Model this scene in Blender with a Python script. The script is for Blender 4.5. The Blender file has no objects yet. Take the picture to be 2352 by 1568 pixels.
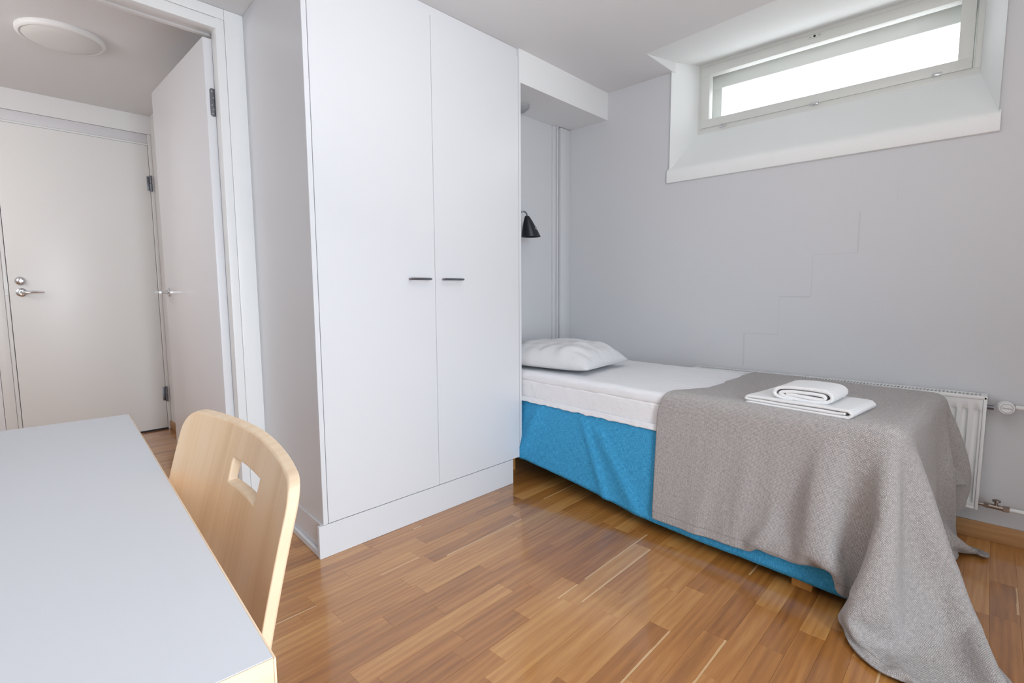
import bpy, bmesh, math, random
import numpy as np
from mathutils import Vector, Matrix, noise
C = bpy.context.scene.collection
S = bpy.context.scene
R = math.radians

# ---------------------------------------------------------------- camera, world, lights, exposure
cam = bpy.data.cameras.new('camera'); camo = bpy.data.objects.new('camera', cam); C.objects.link(camo)
cam.sensor_fit = 'HORIZONTAL'; cam.sensor_width = 36.0; cam.lens = 36.0 * 1165.4 / 2352.0
cam.clip_start = 0.02; cam.clip_end = 200
_y, _p, _r = R(46.638), R(-5.72), R(-.322)
_F = Vector((math.sin(_y) * math.cos(_p), math.cos(_y) * math.cos(_p), math.sin(_p)))
_R = Vector((math.cos(_y), -math.sin(_y), 0)); _U = _R.cross(_F)
_R2 = _R * math.cos(_r) + _U * math.sin(_r); _U2 = -_R * math.sin(_r) + _U * math.cos(_r)
M4 = Matrix((_R2, _U2, -_F)).transposed().to_4x4(); M4.translation = Vector((0, 0, 1.035))
camo.matrix_world = M4
S.camera = camo

world = bpy.data.worlds.new('world'); S.world = world; world.use_nodes = True
_b = world.node_tree.nodes['Background']; _b.inputs[0].default_value = (.93, .97, 1.0, 1); _b.inputs[1].default_value = 4.4

def area(name, loc, direction, sx, sy, power, col, spread=180):
    l = bpy.data.lights.new(name, 'AREA'); l.shape = 'RECTANGLE'; l.size = sx; l.size_y = sy
    l.energy = power; l.color = col; l.spread = R(spread)
    o = bpy.data.objects.new(name, l); C.objects.link(o); o.location = loc
    o.rotation_euler = Vector(direction).to_track_quat('-Z', 'Y').to_euler()
    return o
area('rear_fill', (0, -1.80, 1.08), (.20, 1, -.25), .86, 1.96, 22, (.78, .89, 1.0), 95)  # unseen area light added behind the camera to brighten the wardrobe front
def bulb(name, loc, power, col, r):  # bare point light used as fill, no fixture built
    l = bpy.data.lights.new(name, 'POINT'); l.energy = power; l.color = col; l.shadow_soft_size = r
    o = bpy.data.objects.new(name, l); C.objects.link(o); o.location = loc; return o
bulb('ceiling_fill', (1.20, .50, 2.08), 4.8, (.98, .985, 1.0), .16)  # unseen fill added below the ceiling, no lamp fixture here
area('ceiling_bounce_fill', (.42, .20, 1.55), (.30, .02, 1), .3, .3, 17, (.97, .98, 1.0))  # unseen upward fill added to bounce light off the ceiling
bulb('hall_fill', (-.75, 3.15, 1.9), 13, (1.0, .98, .985), .14)  # unseen fill added to brighten the hall, whose dome is unlit
bulb('hall_fill', (-.9, 2.95, 1.5), 4, (1.0, .98, .985), .14)  # second unseen fill added for the hall
S.view_settings.view_transform = 'Standard'; S.view_settings.look = 'None'
S.view_settings.gamma = 1; S.view_settings.use_curve_mapping = False
S.view_settings.exposure = 0.10

# ---------------------------------------------------------------- materials
def mat(name, col, rough=.5, metal=0, spec=.5, coat=0, bump=None, var=None, trans=0, sheen=0):
    m = bpy.data.materials.new(name); m.use_nodes = True; nt = m.node_tree
    b = nt.nodes['Principled BSDF']
    b.inputs['Base Color'].default_value = (*col, 1); b.inputs['Roughness'].default_value = rough
    b.inputs['Metallic'].default_value = metal; b.inputs['Specular IOR Level'].default_value = spec
    b.inputs['Coat Weight'].default_value = coat; b.inputs['Transmission Weight'].default_value = trans
    if sheen: b.inputs['Sheen Weight'].default_value = sheen
    tc = nt.nodes.new('ShaderNodeTexCoord')
    if bump:
        sc, st, det = bump
        n = nt.nodes.new('ShaderNodeTexNoise'); n.inputs['Scale'].default_value = sc; n.inputs['Detail'].default_value = det
        nt.links.new(tc.outputs['Object'], n.inputs['Vector'])
        bp = nt.nodes.new('ShaderNodeBump'); bp.inputs['Strength'].default_value = st; bp.inputs['Distance'].default_value = .01
        nt.links.new(n.outputs['Fac'], bp.inputs['Height']); nt.links.new(bp.outputs['Normal'], b.inputs['Normal'])
    if var:
        sc, amt = var
        n = nt.nodes.new('ShaderNodeTexNoise'); n.inputs['Scale'].default_value = sc; n.inputs['Detail'].default_value = 4
        nt.links.new(tc.outputs['Object'], n.inputs['Vector'])
        mx = nt.nodes.new('ShaderNodeMix'); mx.data_type = 'RGBA'
        mx.inputs[6].default_value = (*[c * (1 - amt) for c in col], 1); mx.inputs[7].default_value = (*[min(1, c * (1 + amt)) for c in col], 1)
        nt.links.new(n.outputs['Fac'], mx.inputs[0]); nt.links.new(mx.outputs[2], b.inputs['Base Color'])
    return m

def wood(name, dark, mid, light, rough, axis='X', scale=1.0, stave=None, coat=0, rings=.10):
    """grain runs along UV.x; stave: None, 'object' or 'attr' gives each stave its own tone"""
    m = bpy.data.materials.new(name); m.use_nodes = True; nt = m.node_tree; N = nt.nodes; L = nt.links
    b = N['Principled BSDF']; b.inputs['Roughness'].default_value = rough; b.inputs['Coat Weight'].default_value = coat
    b.inputs['Coat Roughness'].default_value = .10; b.inputs['Coat IOR'].default_value = 1.6
    def math_(op, a, c=None):
        n = N.new('ShaderNodeMath'); n.operation = op
        for i, x in enumerate((a, c)):
            if x is None: continue
            if isinstance(x, (int, float)): n.inputs[i].default_value = x
            else: L.new(x, n.inputs[i])
        return n.outputs[0]
    uv = N.new('ShaderNodeUVMap'); uv.uv_map = 'UVMap'
    if stave == 'object':
        rnd = N.new('ShaderNodeObjectInfo').outputs['Random']
    elif stave == 'attr':
        a = N.new('ShaderNodeAttribute'); a.attribute_name = 'rnd'; rnd = a.outputs['Fac']
    else: rnd = None
    vec = uv.outputs[0]
    if rnd is not None:
        cb = N.new('ShaderNodeCombineXYZ')
        L.new(math_('MULTIPLY', rnd, 37.0), cb.inputs[0]); L.new(math_('MULTIPLY', rnd, 91.0), cb.inputs[1])
        va = N.new('ShaderNodeVectorMath'); va.operation = 'ADD'; L.new(vec, va.inputs[0]); L.new(cb.outputs[0], va.inputs[1]); vec = va.outputs[0]
    mp = N.new('ShaderNodeMapping'); L.new(vec, mp.inputs[0]); mp.inputs['Scale'].default_value = (2.2 * scale, 26 * scale, 1)
    n1 = N.new('ShaderNodeTexNoise'); n1.inputs['Scale'].default_value = 1; n1.inputs['Detail'].default_value = 6; n1.inputs['Roughness'].default_value = .6
    n1.inputs['Distortion'].default_value = .8; L.new(mp.outputs[0], n1.inputs['Vector'])
    mp2 = N.new('ShaderNodeMapping'); L.new(vec, mp2.inputs[0]); mp2.inputs['Scale'].default_value = (9 * scale, 330 * scale, 1)
    n2 = N.new('ShaderNodeTexNoise'); n2.inputs['Scale'].default_value = 1; n2.inputs['Detail'].default_value = 3; L.new(mp2.outputs[0], n2.inputs['Vector'])
    mp3 = N.new('ShaderNodeMapping'); L.new(vec, mp3.inputs[0]); mp3.inputs['Scale'].default_value = (1.3 * scale, 11 * scale, 1)
    wv = N.new('ShaderNodeTexWave'); wv.bands_direction = 'Y'; wv.inputs['Scale'].default_value = 1.1; wv.inputs['Distortion'].default_value = 14; wv.inputs['Detail'].default_value = 2
    wv.inputs['Detail Scale'].default_value = .6
    L.new(mp3.outputs[0], wv.inputs['Vector'])
    f = math_('ADD', math_('MULTIPLY', n1.outputs['Fac'], .75 - rings), math_('ADD', math_('MULTIPLY', n2.outputs['Fac'], .25), math_('MULTIPLY', wv.outputs['Fac'], rings)))
    if rnd is not None:
        r2 = math_('FRACT', math_('MULTIPLY', rnd, 17.31))
        f = math_('ADD', math_('MULTIPLY', f, .80), math_('MULTIPLY', math_('SUBTRACT', r2, .1), .27))
    cr = N.new('ShaderNodeValToRGB'); L.new(f, cr.inputs[0])
    e = cr.color_ramp.elements; e[0].position = .22; e[0].color = (*dark, 1); e[1].position = .80; e[1].color = (*light, 1)
    k = cr.color_ramp.elements.new(.5); k.color = (*mid, 1)
    col = cr.outputs[0]
    if stave:
        sx = N.new('ShaderNodeSeparateXYZ'); L.new(uv.outputs[0], sx.inputs[0])
        # narrow strip of pale sapwood along one edge of a few staves
        r3 = math_('FRACT', math_('MULTIPLY', rnd, 53.7))
        r4 = math_('FRACT', math_('MULTIPLY', rnd, 121.9))
        has = math_('LESS_THAN', r3, .19)
        edge = math_('LESS_THAN', sx.outputs[1], math_('ADD', math_('MULTIPLY', n1.outputs['Fac'], .016), -.002))
        ext = math_('GREATER_THAN', sx.outputs[0], math_('MULTIPLY', r4, .25))
        fac = math_('MULTIPLY', math_('MULTIPLY', has, math_('MULTIPLY', edge, ext)), .75)
        mx = N.new('ShaderNodeMix'); mx.data_type = 'RGBA'; L.new(fac, mx.inputs[0]); L.new(col, mx.inputs[6]); mx.inputs[7].default_value = (.78, .52, .27, 1); col = mx.outputs[2]
    L.new(col, b.inputs['Base Color'])
    bp = N.new('ShaderNodeBump'); bp.inputs['Strength'].default_value = .12; bp.inputs['Distance'].default_value = .002
    L.new(n2.outputs['Fac'], bp.inputs['Height']); L.new(bp.outputs[0], b.inputs['Normal'])
    return m

def slub(name, c1, c2):
    """plain cloth with uneven threads both ways; UV map in metres"""
    m = bpy.data.materials.new(name); m.use_nodes = True; N = m.node_tree.nodes; L = m.node_tree.links
    b = N['Principled BSDF']; b.inputs['Roughness'].default_value = .85; b.inputs['Specular IOR Level'].default_value = .2
    uv = N.new('ShaderNodeUVMap'); uv.uv_map = 'UVMap'; outs = []
    for sc in ((45, 800, 1), (800, 45, 1)):
        mp = N.new('ShaderNodeMapping'); mp.inputs['Scale'].default_value = sc; L.new(uv.outputs[0], mp.inputs[0])
        n = N.new('ShaderNodeTexNoise'); n.inputs['Scale'].default_value = 1; n.inputs['Detail'].default_value = 2; L.new(mp.outputs[0], n.inputs['Vector']); outs.append(n.outputs['Fac'])
    ad = N.new('ShaderNodeMath'); ad.operation = 'ADD'; L.new(outs[0], ad.inputs[0]); L.new(outs[1], ad.inputs[1])
    cr = N.new('ShaderNodeValToRGB'); L.new(ad.outputs[0], cr.inputs[0]); e = cr.color_ramp.elements
    e[0].position = .78; e[0].color = (*c1, 1); e[1].position = 1.0; e[1].color = (*c2, 1)
    dv = N.new('ShaderNodeMath'); dv.operation = 'MULTIPLY'; L.new(ad.outputs[0], dv.inputs[0]); dv.inputs[1].default_value = .5
    e[0].position = .39; e[1].position = .62; L.new(dv.outputs[0], cr.inputs[0]); L.new(cr.outputs[0], b.inputs['Base Color'])
    bp = N.new('ShaderNodeBump'); bp.inputs['Strength'].default_value = .4; bp.inputs['Distance'].default_value = .001
    L.new(dv.outputs[0], bp.inputs['Height']); L.new(bp.outputs[0], b.inputs['Normal'])
    return m

def weave(name, c1, c2, su, sv, rough=.9, strength=.6, dist=.0015, twill=True, thread=.5, hem=None):
    """woven cloth: relief and tone follow the UV map, which is in metres"""
    m = bpy.data.materials.new(name); m.use_nodes = True; nt = m.node_tree; N = nt.nodes; L = nt.links
    b = N['Principled BSDF']; b.inputs['Roughness'].default_value = rough; b.inputs['Specular IOR Level'].default_value = .2
    b.inputs['Sheen Weight'].default_value = .15
    uv = N.new('ShaderNodeUVMap'); uv.uv_map = 'UVMap'
    def wave(rot, sc, dis):
        mp = N.new('ShaderNodeMapping'); mp.inputs['Rotation'].default_value = (0, 0, rot); L.new(uv.outputs[0], mp.inputs[0])
        w = N.new('ShaderNodeTexWave'); w.inputs['Scale'].default_value = sc; w.inputs['Distortion'].default_value = dis; w.inputs['Detail'].default_value = 1.5
        w.inputs['Detail Scale'].default_value = 3
        L.new(mp.outputs[0], w.inputs['Vector']); return w.outputs['Fac']
    a = wave(0.0, su, 3.2); c = wave(R(90), sv, 3.2)
    mu = N.new('ShaderNodeMath'); mu.operation = 'MULTIPLY' if twill else 'ADD'; L.new(a, mu.inputs[0]); L.new(c, mu.inputs[1])
    ns = N.new('ShaderNodeTexNoise'); ns.inputs['Scale'].default_value = 90; ns.inputs['Detail'].default_value = 5
    mpn = N.new('ShaderNodeMapping'); mpn.inputs['Scale'].default_value = (1, 3.2, 1) if not twill else (1, 1, 1); L.new(uv.outputs[0], mpn.inputs[0]); L.new(mpn.outputs[0], ns.inputs['Vector'])
    ad = N.new('ShaderNodeMath'); ad.operation = 'MULTIPLY_ADD'; L.new(ns.outputs['Fac'], ad.inputs[0]); ad.inputs[1].default_value = thread; L.new(mu.outputs[0], ad.inputs[2])
    cr = N.new('ShaderNodeValToRGB'); L.new(ad.outputs[0], cr.inputs[0]); e = cr.color_ramp.elements
    e[0].position = .15; e[0].color = (*c1, 1); e[1].position = 1.0; e[1].color = (*c2, 1)
    L.new(cr.outputs[0], b.inputs['Base Color'])
    hgt = ad.outputs[0]; colr = cr.outputs[0]
    if hem:      # line of stitching a few centimetres inside two of the edges
        sx = N.new('ShaderNodeSeparateXYZ'); L.new(uv.outputs[0], sx.inputs[0]); acc = None
        for k, at in enumerate(hem):
            q = N.new('ShaderNodeMath'); q.operation = 'COMPARE'; L.new(sx.outputs[k], q.inputs[0]); q.inputs[1].default_value = at; q.inputs[2].default_value = .0016
            if acc is None: acc = q.outputs[0]
            else:
                mxx = N.new('ShaderNodeMath'); mxx.operation = 'MAXIMUM'; L.new(acc, mxx.inputs[0]); L.new(q.outputs[0], mxx.inputs[1]); acc = mxx.outputs[0]
        mx = N.new('ShaderNodeMix'); mx.data_type = 'RGBA'; fm = N.new('ShaderNodeMath'); fm.operation = 'MULTIPLY'; L.new(acc, fm.inputs[0]); fm.inputs[1].default_value = .55
        L.new(fm.outputs[0], mx.inputs[0]); L.new(colr, mx.inputs[6]); mx.inputs[7].default_value = (*[q * .8 for q in c1], 1); L.new(mx.outputs[2], b.inputs['Base Color'])
        sb_ = N.new('ShaderNodeMath'); sb_.operation = 'SUBTRACT'; L.new(hgt, sb_.inputs[0]); L.new(acc, sb_.inputs[1]); hgt = sb_.outputs[0]
    bp = N.new('ShaderNodeBump'); bp.inputs['Strength'].default_value = strength; bp.inputs['Distance'].default_value = dist
    L.new(hgt, bp.inputs['Height']); L.new(bp.outputs[0], b.inputs['Normal'])
    return m

M = dict(
    hallwall=mat('hall_wall_paint', (.80, .79, .785), .8, spec=.3, bump=(120, .04, 3)),
    wall=mat('wall_paint', (.655, .662, .682), .85, spec=.25, bump=(140, .05, 3), var=(1.2, .015)),
    ceil=mat('ceiling_paint', (.78, .78, .785), .9, spec=.2, bump=(90, .05, 3)),
    reveal=mat('reveal_paint', (.87, .885, .88), .8, spec=.3, bump=(60, .06, 3)),
    lacquer=mat('white_lacquer', (.80, .795, .815), .32, spec=.45, bump=(220, .015, 2)),
    wardrobe=mat('wardrobe_laminate', (.745, .752, .775), .30, spec=.4, bump=(300, .01, 2)),
    trimw=mat('white_trim_paint', (.87, .87, .865), .35, spec=.45, bump=(120, .03, 2)),
    doorw=mat('warm_white_door_paint', (.83, .82, .80), .33, spec=.45, bump=(150, .02, 2)),
    leafgrey=mat('door_head_paint', (.70, .69, .71), .4, spec=.4),
    frame=mat('window_frame_paint', (.70, .71, .68), .4, bump=(90, .05, 2)),
    sash_glare=mat('outer_sash_glare', (.90, .92, .90), .4),  # paler than the frame paint: sky glare between the panes put into colour
    gap=mat('dark_gap', (.03, .03, .035), .9),
    grey=mat('grey_fixture', (.36, .37, .38), .5),
    chrome=mat('polished_chrome', (.72, .73, .75), .13, metal=1),
    darkmetal=mat('dark_steel', (.20, .21, .23), .35, metal=1),
    brass=mat('aged_nickel', (.34, .29, .26), .35, metal=1),
    dial=mat('white_plastic', (.80, .81, .80), .35),
    print_=mat('grey_print', (.30, .31, .33), .6),
    black=mat('black_enamel', (.007, .009, .016), .38, spec=.5),
    rad=mat('radiator_enamel', (.80, .805, .80), .3, spec=.5),
    sheet=mat('white_cotton_sheet', (.88, .885, .91), .85, spec=.15, bump=(30, .42, 6), sheen=.1),
    pillow=mat('white_pillowcase', (.74, .745, .76), .85, spec=.15, bump=(20, .5, 5), sheen=.1),
    towel=mat('white_terry', (.90, .905, .91), .95, spec=.1, bump=(500, .35, 3), sheen=.5),
    lam=mat('desk_laminate', (.64, .66, .70), .32, spec=.4, bump=(300, .01, 2)),
    lampglass=mat('opal_glass', (.72, .72, .70), .35, spec=.5),
)
_t = mat('clear_glass', (1, 1, 1), 0, trans=1, spec=.5); _t.node_tree.nodes['Principled BSDF'].inputs['IOR'].default_value = 1.05; M['glass'] = _t
OAKD, OAKM, OAKL = (.23, .078, .014), (.46, .19, .042), (.68, .36, .115)
M['oak_object'] = wood('oak_stave', OAKD, OAKM, OAKL, .30, stave='object', coat=.9)
M['oak_attr'] = wood('oak_stave_joined', OAKD, OAKM, OAKL, .30, stave='attr', coat=.9)
M['floor_base'] = mat('floor_joint', (.10, .045, .018), .7)
M['skirting'] = wood('oak_skirting', (.36, .18, .07), (.48, .26, .11), (.58, .34, .16), .4)
M['birch'] = wood('birch_veneer', (.66, .41, .20), (.86, .60, .37), (.93, .73, .52), .36, scale=.45, rings=.04)
M['birch_edge'] = wood('birch_edge', (.66, .48, .31), (.74, .57, .40), (.80, .65, .49), .45)
M['legwood'] = wood('varnished_pine', (.50, .22, .05), (.62, .30, .08), (.70, .38, .12), .35)
M['blanket'] = weave('grey_woven_blanket', (.30, .278, .268), (.70, .66, .65), 66, 80, strength=.8, dist=.0025, thread=.7, hem=(-.462, -.607))
M['blue'] = slub('blue_slub_cover', (.028, .235, .49), (.09, .49, .83))

# ---------------------------------------------------------------- helpers
def rootloc(p):
    while p is not None and p.parent is not None: p = p.parent
    return Vector(p.location) if p is not None else Vector((0, 0, 0))

def link(name, me, m=None, parent=None, smooth=None):
    if me.uv_layers: me.uv_layers[0].name = 'UVMap'
    o = bpy.data.objects.new(name, me); C.objects.link(o)
    if m is not None: me.materials.append(m)
    if parent is not None:
        me.transform(Matrix.Translation(-rootloc(parent))); o.parent = parent
    if smooth is not None:
        for p in me.polygons: p.use_smooth = True
        if smooth < 179: me.set_sharp_from_angle(angle=R(smooth))
    return o

def empty(name, loc, label=None, cat=None, kind=None, group=None):
    o = bpy.data.objects.new(name, None); C.objects.link(o); o.location = loc; o.empty_display_size = .1
    tag(o, label, cat, kind, group); return o

def tag(o, label=None, cat=None, kind=None, group=None):
    if label: o['label'] = label
    if cat: o['category'] = cat
    if kind: o['kind'] = kind
    if group: o['group'] = group
    return o

class MB:
    def __init__(s): s.bm = bmesh.new()
    def _add(s, b2, mtx=None):
        if mtx is not None: bmesh.ops.transform(b2, matrix=mtx, verts=b2.verts)
        me = bpy.data.meshes.new('t'); b2.to_mesh(me); s.bm.from_mesh(me); bpy.data.meshes.remove(me); b2.free(); return s
    def box(s, x0, x1, y0, y1, z0, z1, bev=0, seg=2, mtx=None):
        b = bmesh.new(); bmesh.ops.create_cube(b, size=1)
        for v in b.verts: v.co = ((x0 + x1) / 2 + v.co.x * (x1 - x0), (y0 + y1) / 2 + v.co.y * (y1 - y0), (z0 + z1) / 2 + v.co.z * (z1 - z0))
        if bev: bmesh.ops.bevel(b, geom=b.edges[:], offset=bev, segments=seg, affect='EDGES', profile=.5)
        return s._add(b, mtx)
    def prism(s, pts, z0, z1, bev=0, mtx=None):
        """polygon in x,y (counter-clockwise) extruded from z0 to z1"""
        b = bmesh.new(); lo = [b.verts.new((x, y, z0)) for x, y in pts]; hi = [b.verts.new((x, y, z1)) for x, y in pts]
        n = len(pts); b.faces.new(lo[::-1]); b.faces.new(hi)
        for i in range(n): b.faces.new((lo[i], lo[(i + 1) % n], hi[(i + 1) % n], hi[i]))
        bmesh.ops.recalc_face_normals(b, faces=b.faces)
        if bev: bmesh.ops.bevel(b, geom=b.edges[:], offset=bev, segments=2, affect='EDGES')
        return s._add(b, mtx)
    def hexa(s, p, bev=0):
        """eight corners: four below, four above, same winding"""
        b = bmesh.new(); v = [b.verts.new(q) for q in p]
        for f in ((3, 2, 1, 0), (4, 5, 6, 7), (0, 1, 5, 4), (1, 2, 6, 5), (2, 3, 7, 6), (3, 0, 4, 7)): b.faces.new([v[i] for i in f])
        bmesh.ops.recalc_face_normals(b, faces=b.faces)
        if bev: bmesh.ops.bevel(b, geom=b.edges[:], offset=bev, segments=2, affect='EDGES')
        return s._add(b)
    def cyl(s, a, c, r, r2=None, seg=24, caps=True):
        a, c = Vector(a), Vector(c); b = bmesh.new()
        bmesh.ops.create_cone(b, cap_ends=caps, segments=seg, radius1=r, radius2=r if r2 is None else r2, depth=(c - a).length)
        q = (c - a).to_track_quat('Z', 'Y').to_matrix().to_4x4(); q.translation = (a + c) / 2
        return s._add(b, q)
    def lathe(s, a, axis, prof, seg=32):
        """prof: (distance along axis, radius)"""
        b = bmesh.new(); rings = []
        for h, r in prof:
            if r < 1e-6: rings.append([b.verts.new((0, 0, h))])
            else: rings.append([b.verts.new((r * math.cos(2 * math.pi * i / seg), r * math.sin(2 * math.pi * i / seg), h)) for i in range(seg)])
        for p, q in zip(rings[:-1], rings[1:]):
            for i in range(seg):
                j = (i + 1) % seg
                if len(p) == 1 and len(q) == 1: continue
                if len(p) == 1: b.faces.new((p[0], q[j], q[i]))
                elif len(q) == 1: b.faces.new((p[i], p[j], q[0]))
                else: b.faces.new((p[i], p[j], q[j], q[i]))
        bmesh.ops.recalc_face_normals(b, faces=b.faces)
        q = Vector(axis).to_track_quat('Z', 'Y').to_matrix().to_4x4(); q.translation = Vector(a)
        return s._add(b, q)
    def tube(s, pts, r, seg=12):
        P = [Vector(p) for p in pts]; b = bmesh.new(); rings = []
        rr = r if isinstance(r, (list, tuple)) else [r] * len(P)
        up = None
        for i, p in enumerate(P):
            t = (P[min(i + 1, len(P) - 1)] - P[max(i - 1, 0)]).normalized()
            if up is None: up = t.orthogonal().normalized()
            up = (up - t * up.dot(t)).normalized(); w = t.cross(up)
            rings.append([b.verts.new(p + (up * math.cos(2 * math.pi * k / seg) + w * math.sin(2 * math.pi * k / seg)) * rr[i]) for k in range(seg)])
        for p, q in zip(rings[:-1], rings[1:]):
            for k in range(seg): b.faces.new((p[k], p[(k + 1) % seg], q[(k + 1) % seg], q[k]))
        b.faces.new(rings[0][::-1]); b.faces.new(rings[-1])
        bmesh.ops.recalc_face_normals(b, faces=b.faces)
        return s._add(b)
    def build(s, name, m=None, parent=None, smooth=None, uv=None, mtx=None):
        if mtx is not None: bmesh.ops.transform(s.bm, matrix=mtx, verts=s.bm.verts)
        me = bpy.data.meshes.new(name); 
        if uv: boxuv(s.bm, uv)
        s.bm.to_mesh(me); s.bm.free(); return link(name, me, m, parent, smooth)

def boxuv(bm, grain):
    """UV in metres with U along the given grain axis"""
    L = bm.loops.layers.uv.verify(); g = 'XYZ'.index(grain)
    for f in bm.faces:
        n = f.normal; k = max(range(3), key=lambda i: abs(n[i])); ax = [i for i in range(3) if i != k]
        if g in ax: a, b = g, [i for i in ax if i != g][0]
        else: a, b = ax
        for l in f.loops: l[L].uv = (l.vert.co[a], l.vert.co[b])

def gridmesh(name, P, m=None, parent=None, smooth=179, uvs=None, closed_u=False):
    """P[j][i] -> quad mesh"""
    P = np.asarray(P, float); nv, nu = P.shape[:2]
    idx = np.arange(nu * nv).reshape(nv, nu)
    fs = []
    for j in range(nv - 1):
        for i in range(nu if closed_u else nu - 1):
            k = (i + 1) % nu; fs.append((idx[j, i], idx[j, k], idx[j + 1, k], idx[j + 1, i]))
    me = bpy.data.meshes.new(name); me.from_pydata(P.reshape(-1, 3).tolist(), [], [tuple(int(q) for q in f) for f in fs])
    if uvs is not None:
        l = me.uv_layers.new(name='UVMap'); U = np.asarray(uvs, float).reshape(-1, 2)
        vi = np.empty(len(me.loops), int); me.loops.foreach_get('vertex_index', vi); l.data.foreach_set('uv', U[vi].ravel())
    me.update()
    return link(name, me, m, parent, smooth)

def rbox(sx, sy, sz, rad, d=.02, disp=None, mtx=None):
    """dense rounded box centred on the origin, displaced by disp(point, normal)"""
    bm = bmesh.new(); h = Vector((sx / 2, sy / 2, sz / 2)); cache = {}
    def vert(p):
        k = (round(p[0], 6), round(p[1], 6), round(p[2], 6))
        if k in cache: return cache[k]
        c = Vector([max(-h[i] + rad, min(h[i] - rad, p[i])) for i in range(3)]); n = Vector(p) - c
        n = n.normalized() if n.length > 1e-9 else Vector((0, 0, 1)); q = c + n * rad
        if disp: q = q + disp(q, n)
        if mtx is not None: q = mtx @ q
        cache[k] = bm.verts.new(q); return cache[k]
    def ticks(L):
        core = max(1, round((L - 2 * rad) / d)); a = [-L / 2 + rad * (1 - math.cos(t * math.pi / 2 / 4)) * 1.0 for t in range(0, 4)]
        a = [-L / 2 + rad * t / 4 for t in range(4)]; mid = [-L / 2 + rad + (L - 2 * rad) * i / core for i in range(core + 1)]
        return a + mid + [-x for x in a[::-1]]
    T = [ticks(sx), ticks(sy), ticks(sz)]
    for ax in range(3):
        a, b = [(1, 2), (2, 0), (0, 1)][ax]
        for sgn in (-1, 1):
            for i in range(len(T[a]) - 1):
                for j in range(len(T[b]) - 1):
                    q = []
                    for (ii, jj) in ((i, j), (i + 1, j), (i + 1, j + 1), (i, j + 1)):
                        p = [0, 0, 0]; p[ax] = sgn * h[ax]; p[a] = T[a][ii]; p[b] = T[b][jj]; q.append(vert(p))
                    if sgn < 0: q = q[::-1]
                    if len(set(q)) == 4: bm.faces.new(q)
    return bm

def bm_obj(bm, name, m, parent=None, smooth=179, uv=None):
    if uv: boxuv(bm, uv)
    me = bpy.data.meshes.new(name); bm.to_mesh(me); bm.free(); return link(name, me, m, parent, smooth)

# ---------------------------------------------------------------- room shell
XR, ZC, YD, YE, ZH = 2.805, 2.251, 2.51, 4.522, 2.300     # right wall, ceiling, door wall, entrance wall, hall ceiling
XL, YF = -.64, -1.75                                       # left wall, wall behind the camera
YA, ZA = 2.133, 2.088                                      # alcove back wall and alcove ceiling
HX = .978; HL = -1.40                                      # hall right wall, hall left wall
# right (window) wall
w = MB(); w.box(XR, XR + .46, YF - .2, YA + .15, -.1, 1.66)
w.box(XR, XR + .46, 1.391, YA + .15, 1.66, 2.6); w.box(XR, XR + .46, YF - .2, .028, 1.66, 2.6)
w.box(3.056, 3.265, .0, 1.42, 1.66, 1.958); w.box(3.056, 3.265, .0, 1.42, 2.352, 2.62)
w.box(3.056, 3.265, 1.349, 1.42, 1.958, 2.352); w.box(3.056, 3.265, 0, .100, 1.958, 2.352)
wr = tag(w.build('wall_right', M['wall']), kind='structure')
# stepped hairline crack along the block joints
ck = MB()
st = [(.952, .627), (.945, .803), (.786, .806), (.785, .994), (.645, .999), (.643, 1.199), (.466, 1.20), (.461, 1.385)]
for (ya, za), (yb, zb) in list(zip(st[:-1], st[1:])) + [((.328, 1.42), (.328, 1.50))]:
    ck.box(XR - .0004, XR + .001, min(ya, yb) - .0006, max(ya, yb) + .0006, min(za, zb) - .0006, max(za, zb) + .0006)
ck.build('joint_crack', mat('crack_line', (.59, .596, .615), .9), wr)
# splayed window recess
rv = bmesh.new()
def quad(bm, *p): bm.faces.new([bm.verts.new(q) for q in p])
quad(rv, (2.79, 1.391, 1.66), (2.79, 1.391, ZC + .12), (3.06, 1.345, ZC + .12), (3.06, 1.345, 1.66))
quad(rv, (2.79, .028, 1.66), (3.06, .102, 1.66), (3.06, .102, ZC + .12), (2.79, .028, ZC + .12))
quad(rv, (2.492, 1.385, ZC), (2.492, 1.385, ZC + .12), (2.80, 1.391, ZC + .12), (2.80, 1.391, ZC))
quad(rv, (2.36, .028, ZC), (2.80, .028, ZC), (2.80, .028, ZC + .12), (2.36, .028, ZC + .12))
quad(rv, (2.492, 1.40, ZC), (2.34, -.02, ZC), (3.06, -.02, 2.350), (3.06, 1.40, 2.350))
r_ = bm_obj(rv, 'trim_1', M['reveal'], smooth=None); tag(r_, kind='structure')
# sloping plaster sill with a rounded front nosing
prof = [(3.06, 1.900), (3.06, 1.962), (2.815, 1.735), (2.797, 1.722), (2.789, 1.708), (2.786, 1.694), (2.785, 1.652), (2.789, 1.644), (2.806, 1.642), (2.83, 1.642)]
sb = MB(); b = bmesh.new(); rows = []
for t, ye in ((0, 1.391), (1, .028)):
    r0 = []
    for (x, z) in prof:
        k = min(1, max(0, (x - XR) / (3.05 - XR)))
        y = (1.404 + (1.350 - 1.404) * k) if t == 0 else (.021 + (.097 - .021) * k)
        r0.append(b.verts.new((x, y, z)))
    rows.append(r0)
n = len(prof)
for i in range(n - 1): b.faces.new((rows[0][i], rows[0][i + 1], rows[1][i + 1], rows[1][i]))
b.faces.new(rows[0][::-1]); b.faces.new(rows[1]); b.faces.new((rows[0][-1], rows[0][0], rows[1][0], rows[1][-1]))
bmesh.ops.recalc_face_normals(b, faces=b.faces)
tag(bm_obj(b, 'trim_2', M['reveal'], smooth=32), kind='structure')

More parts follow.
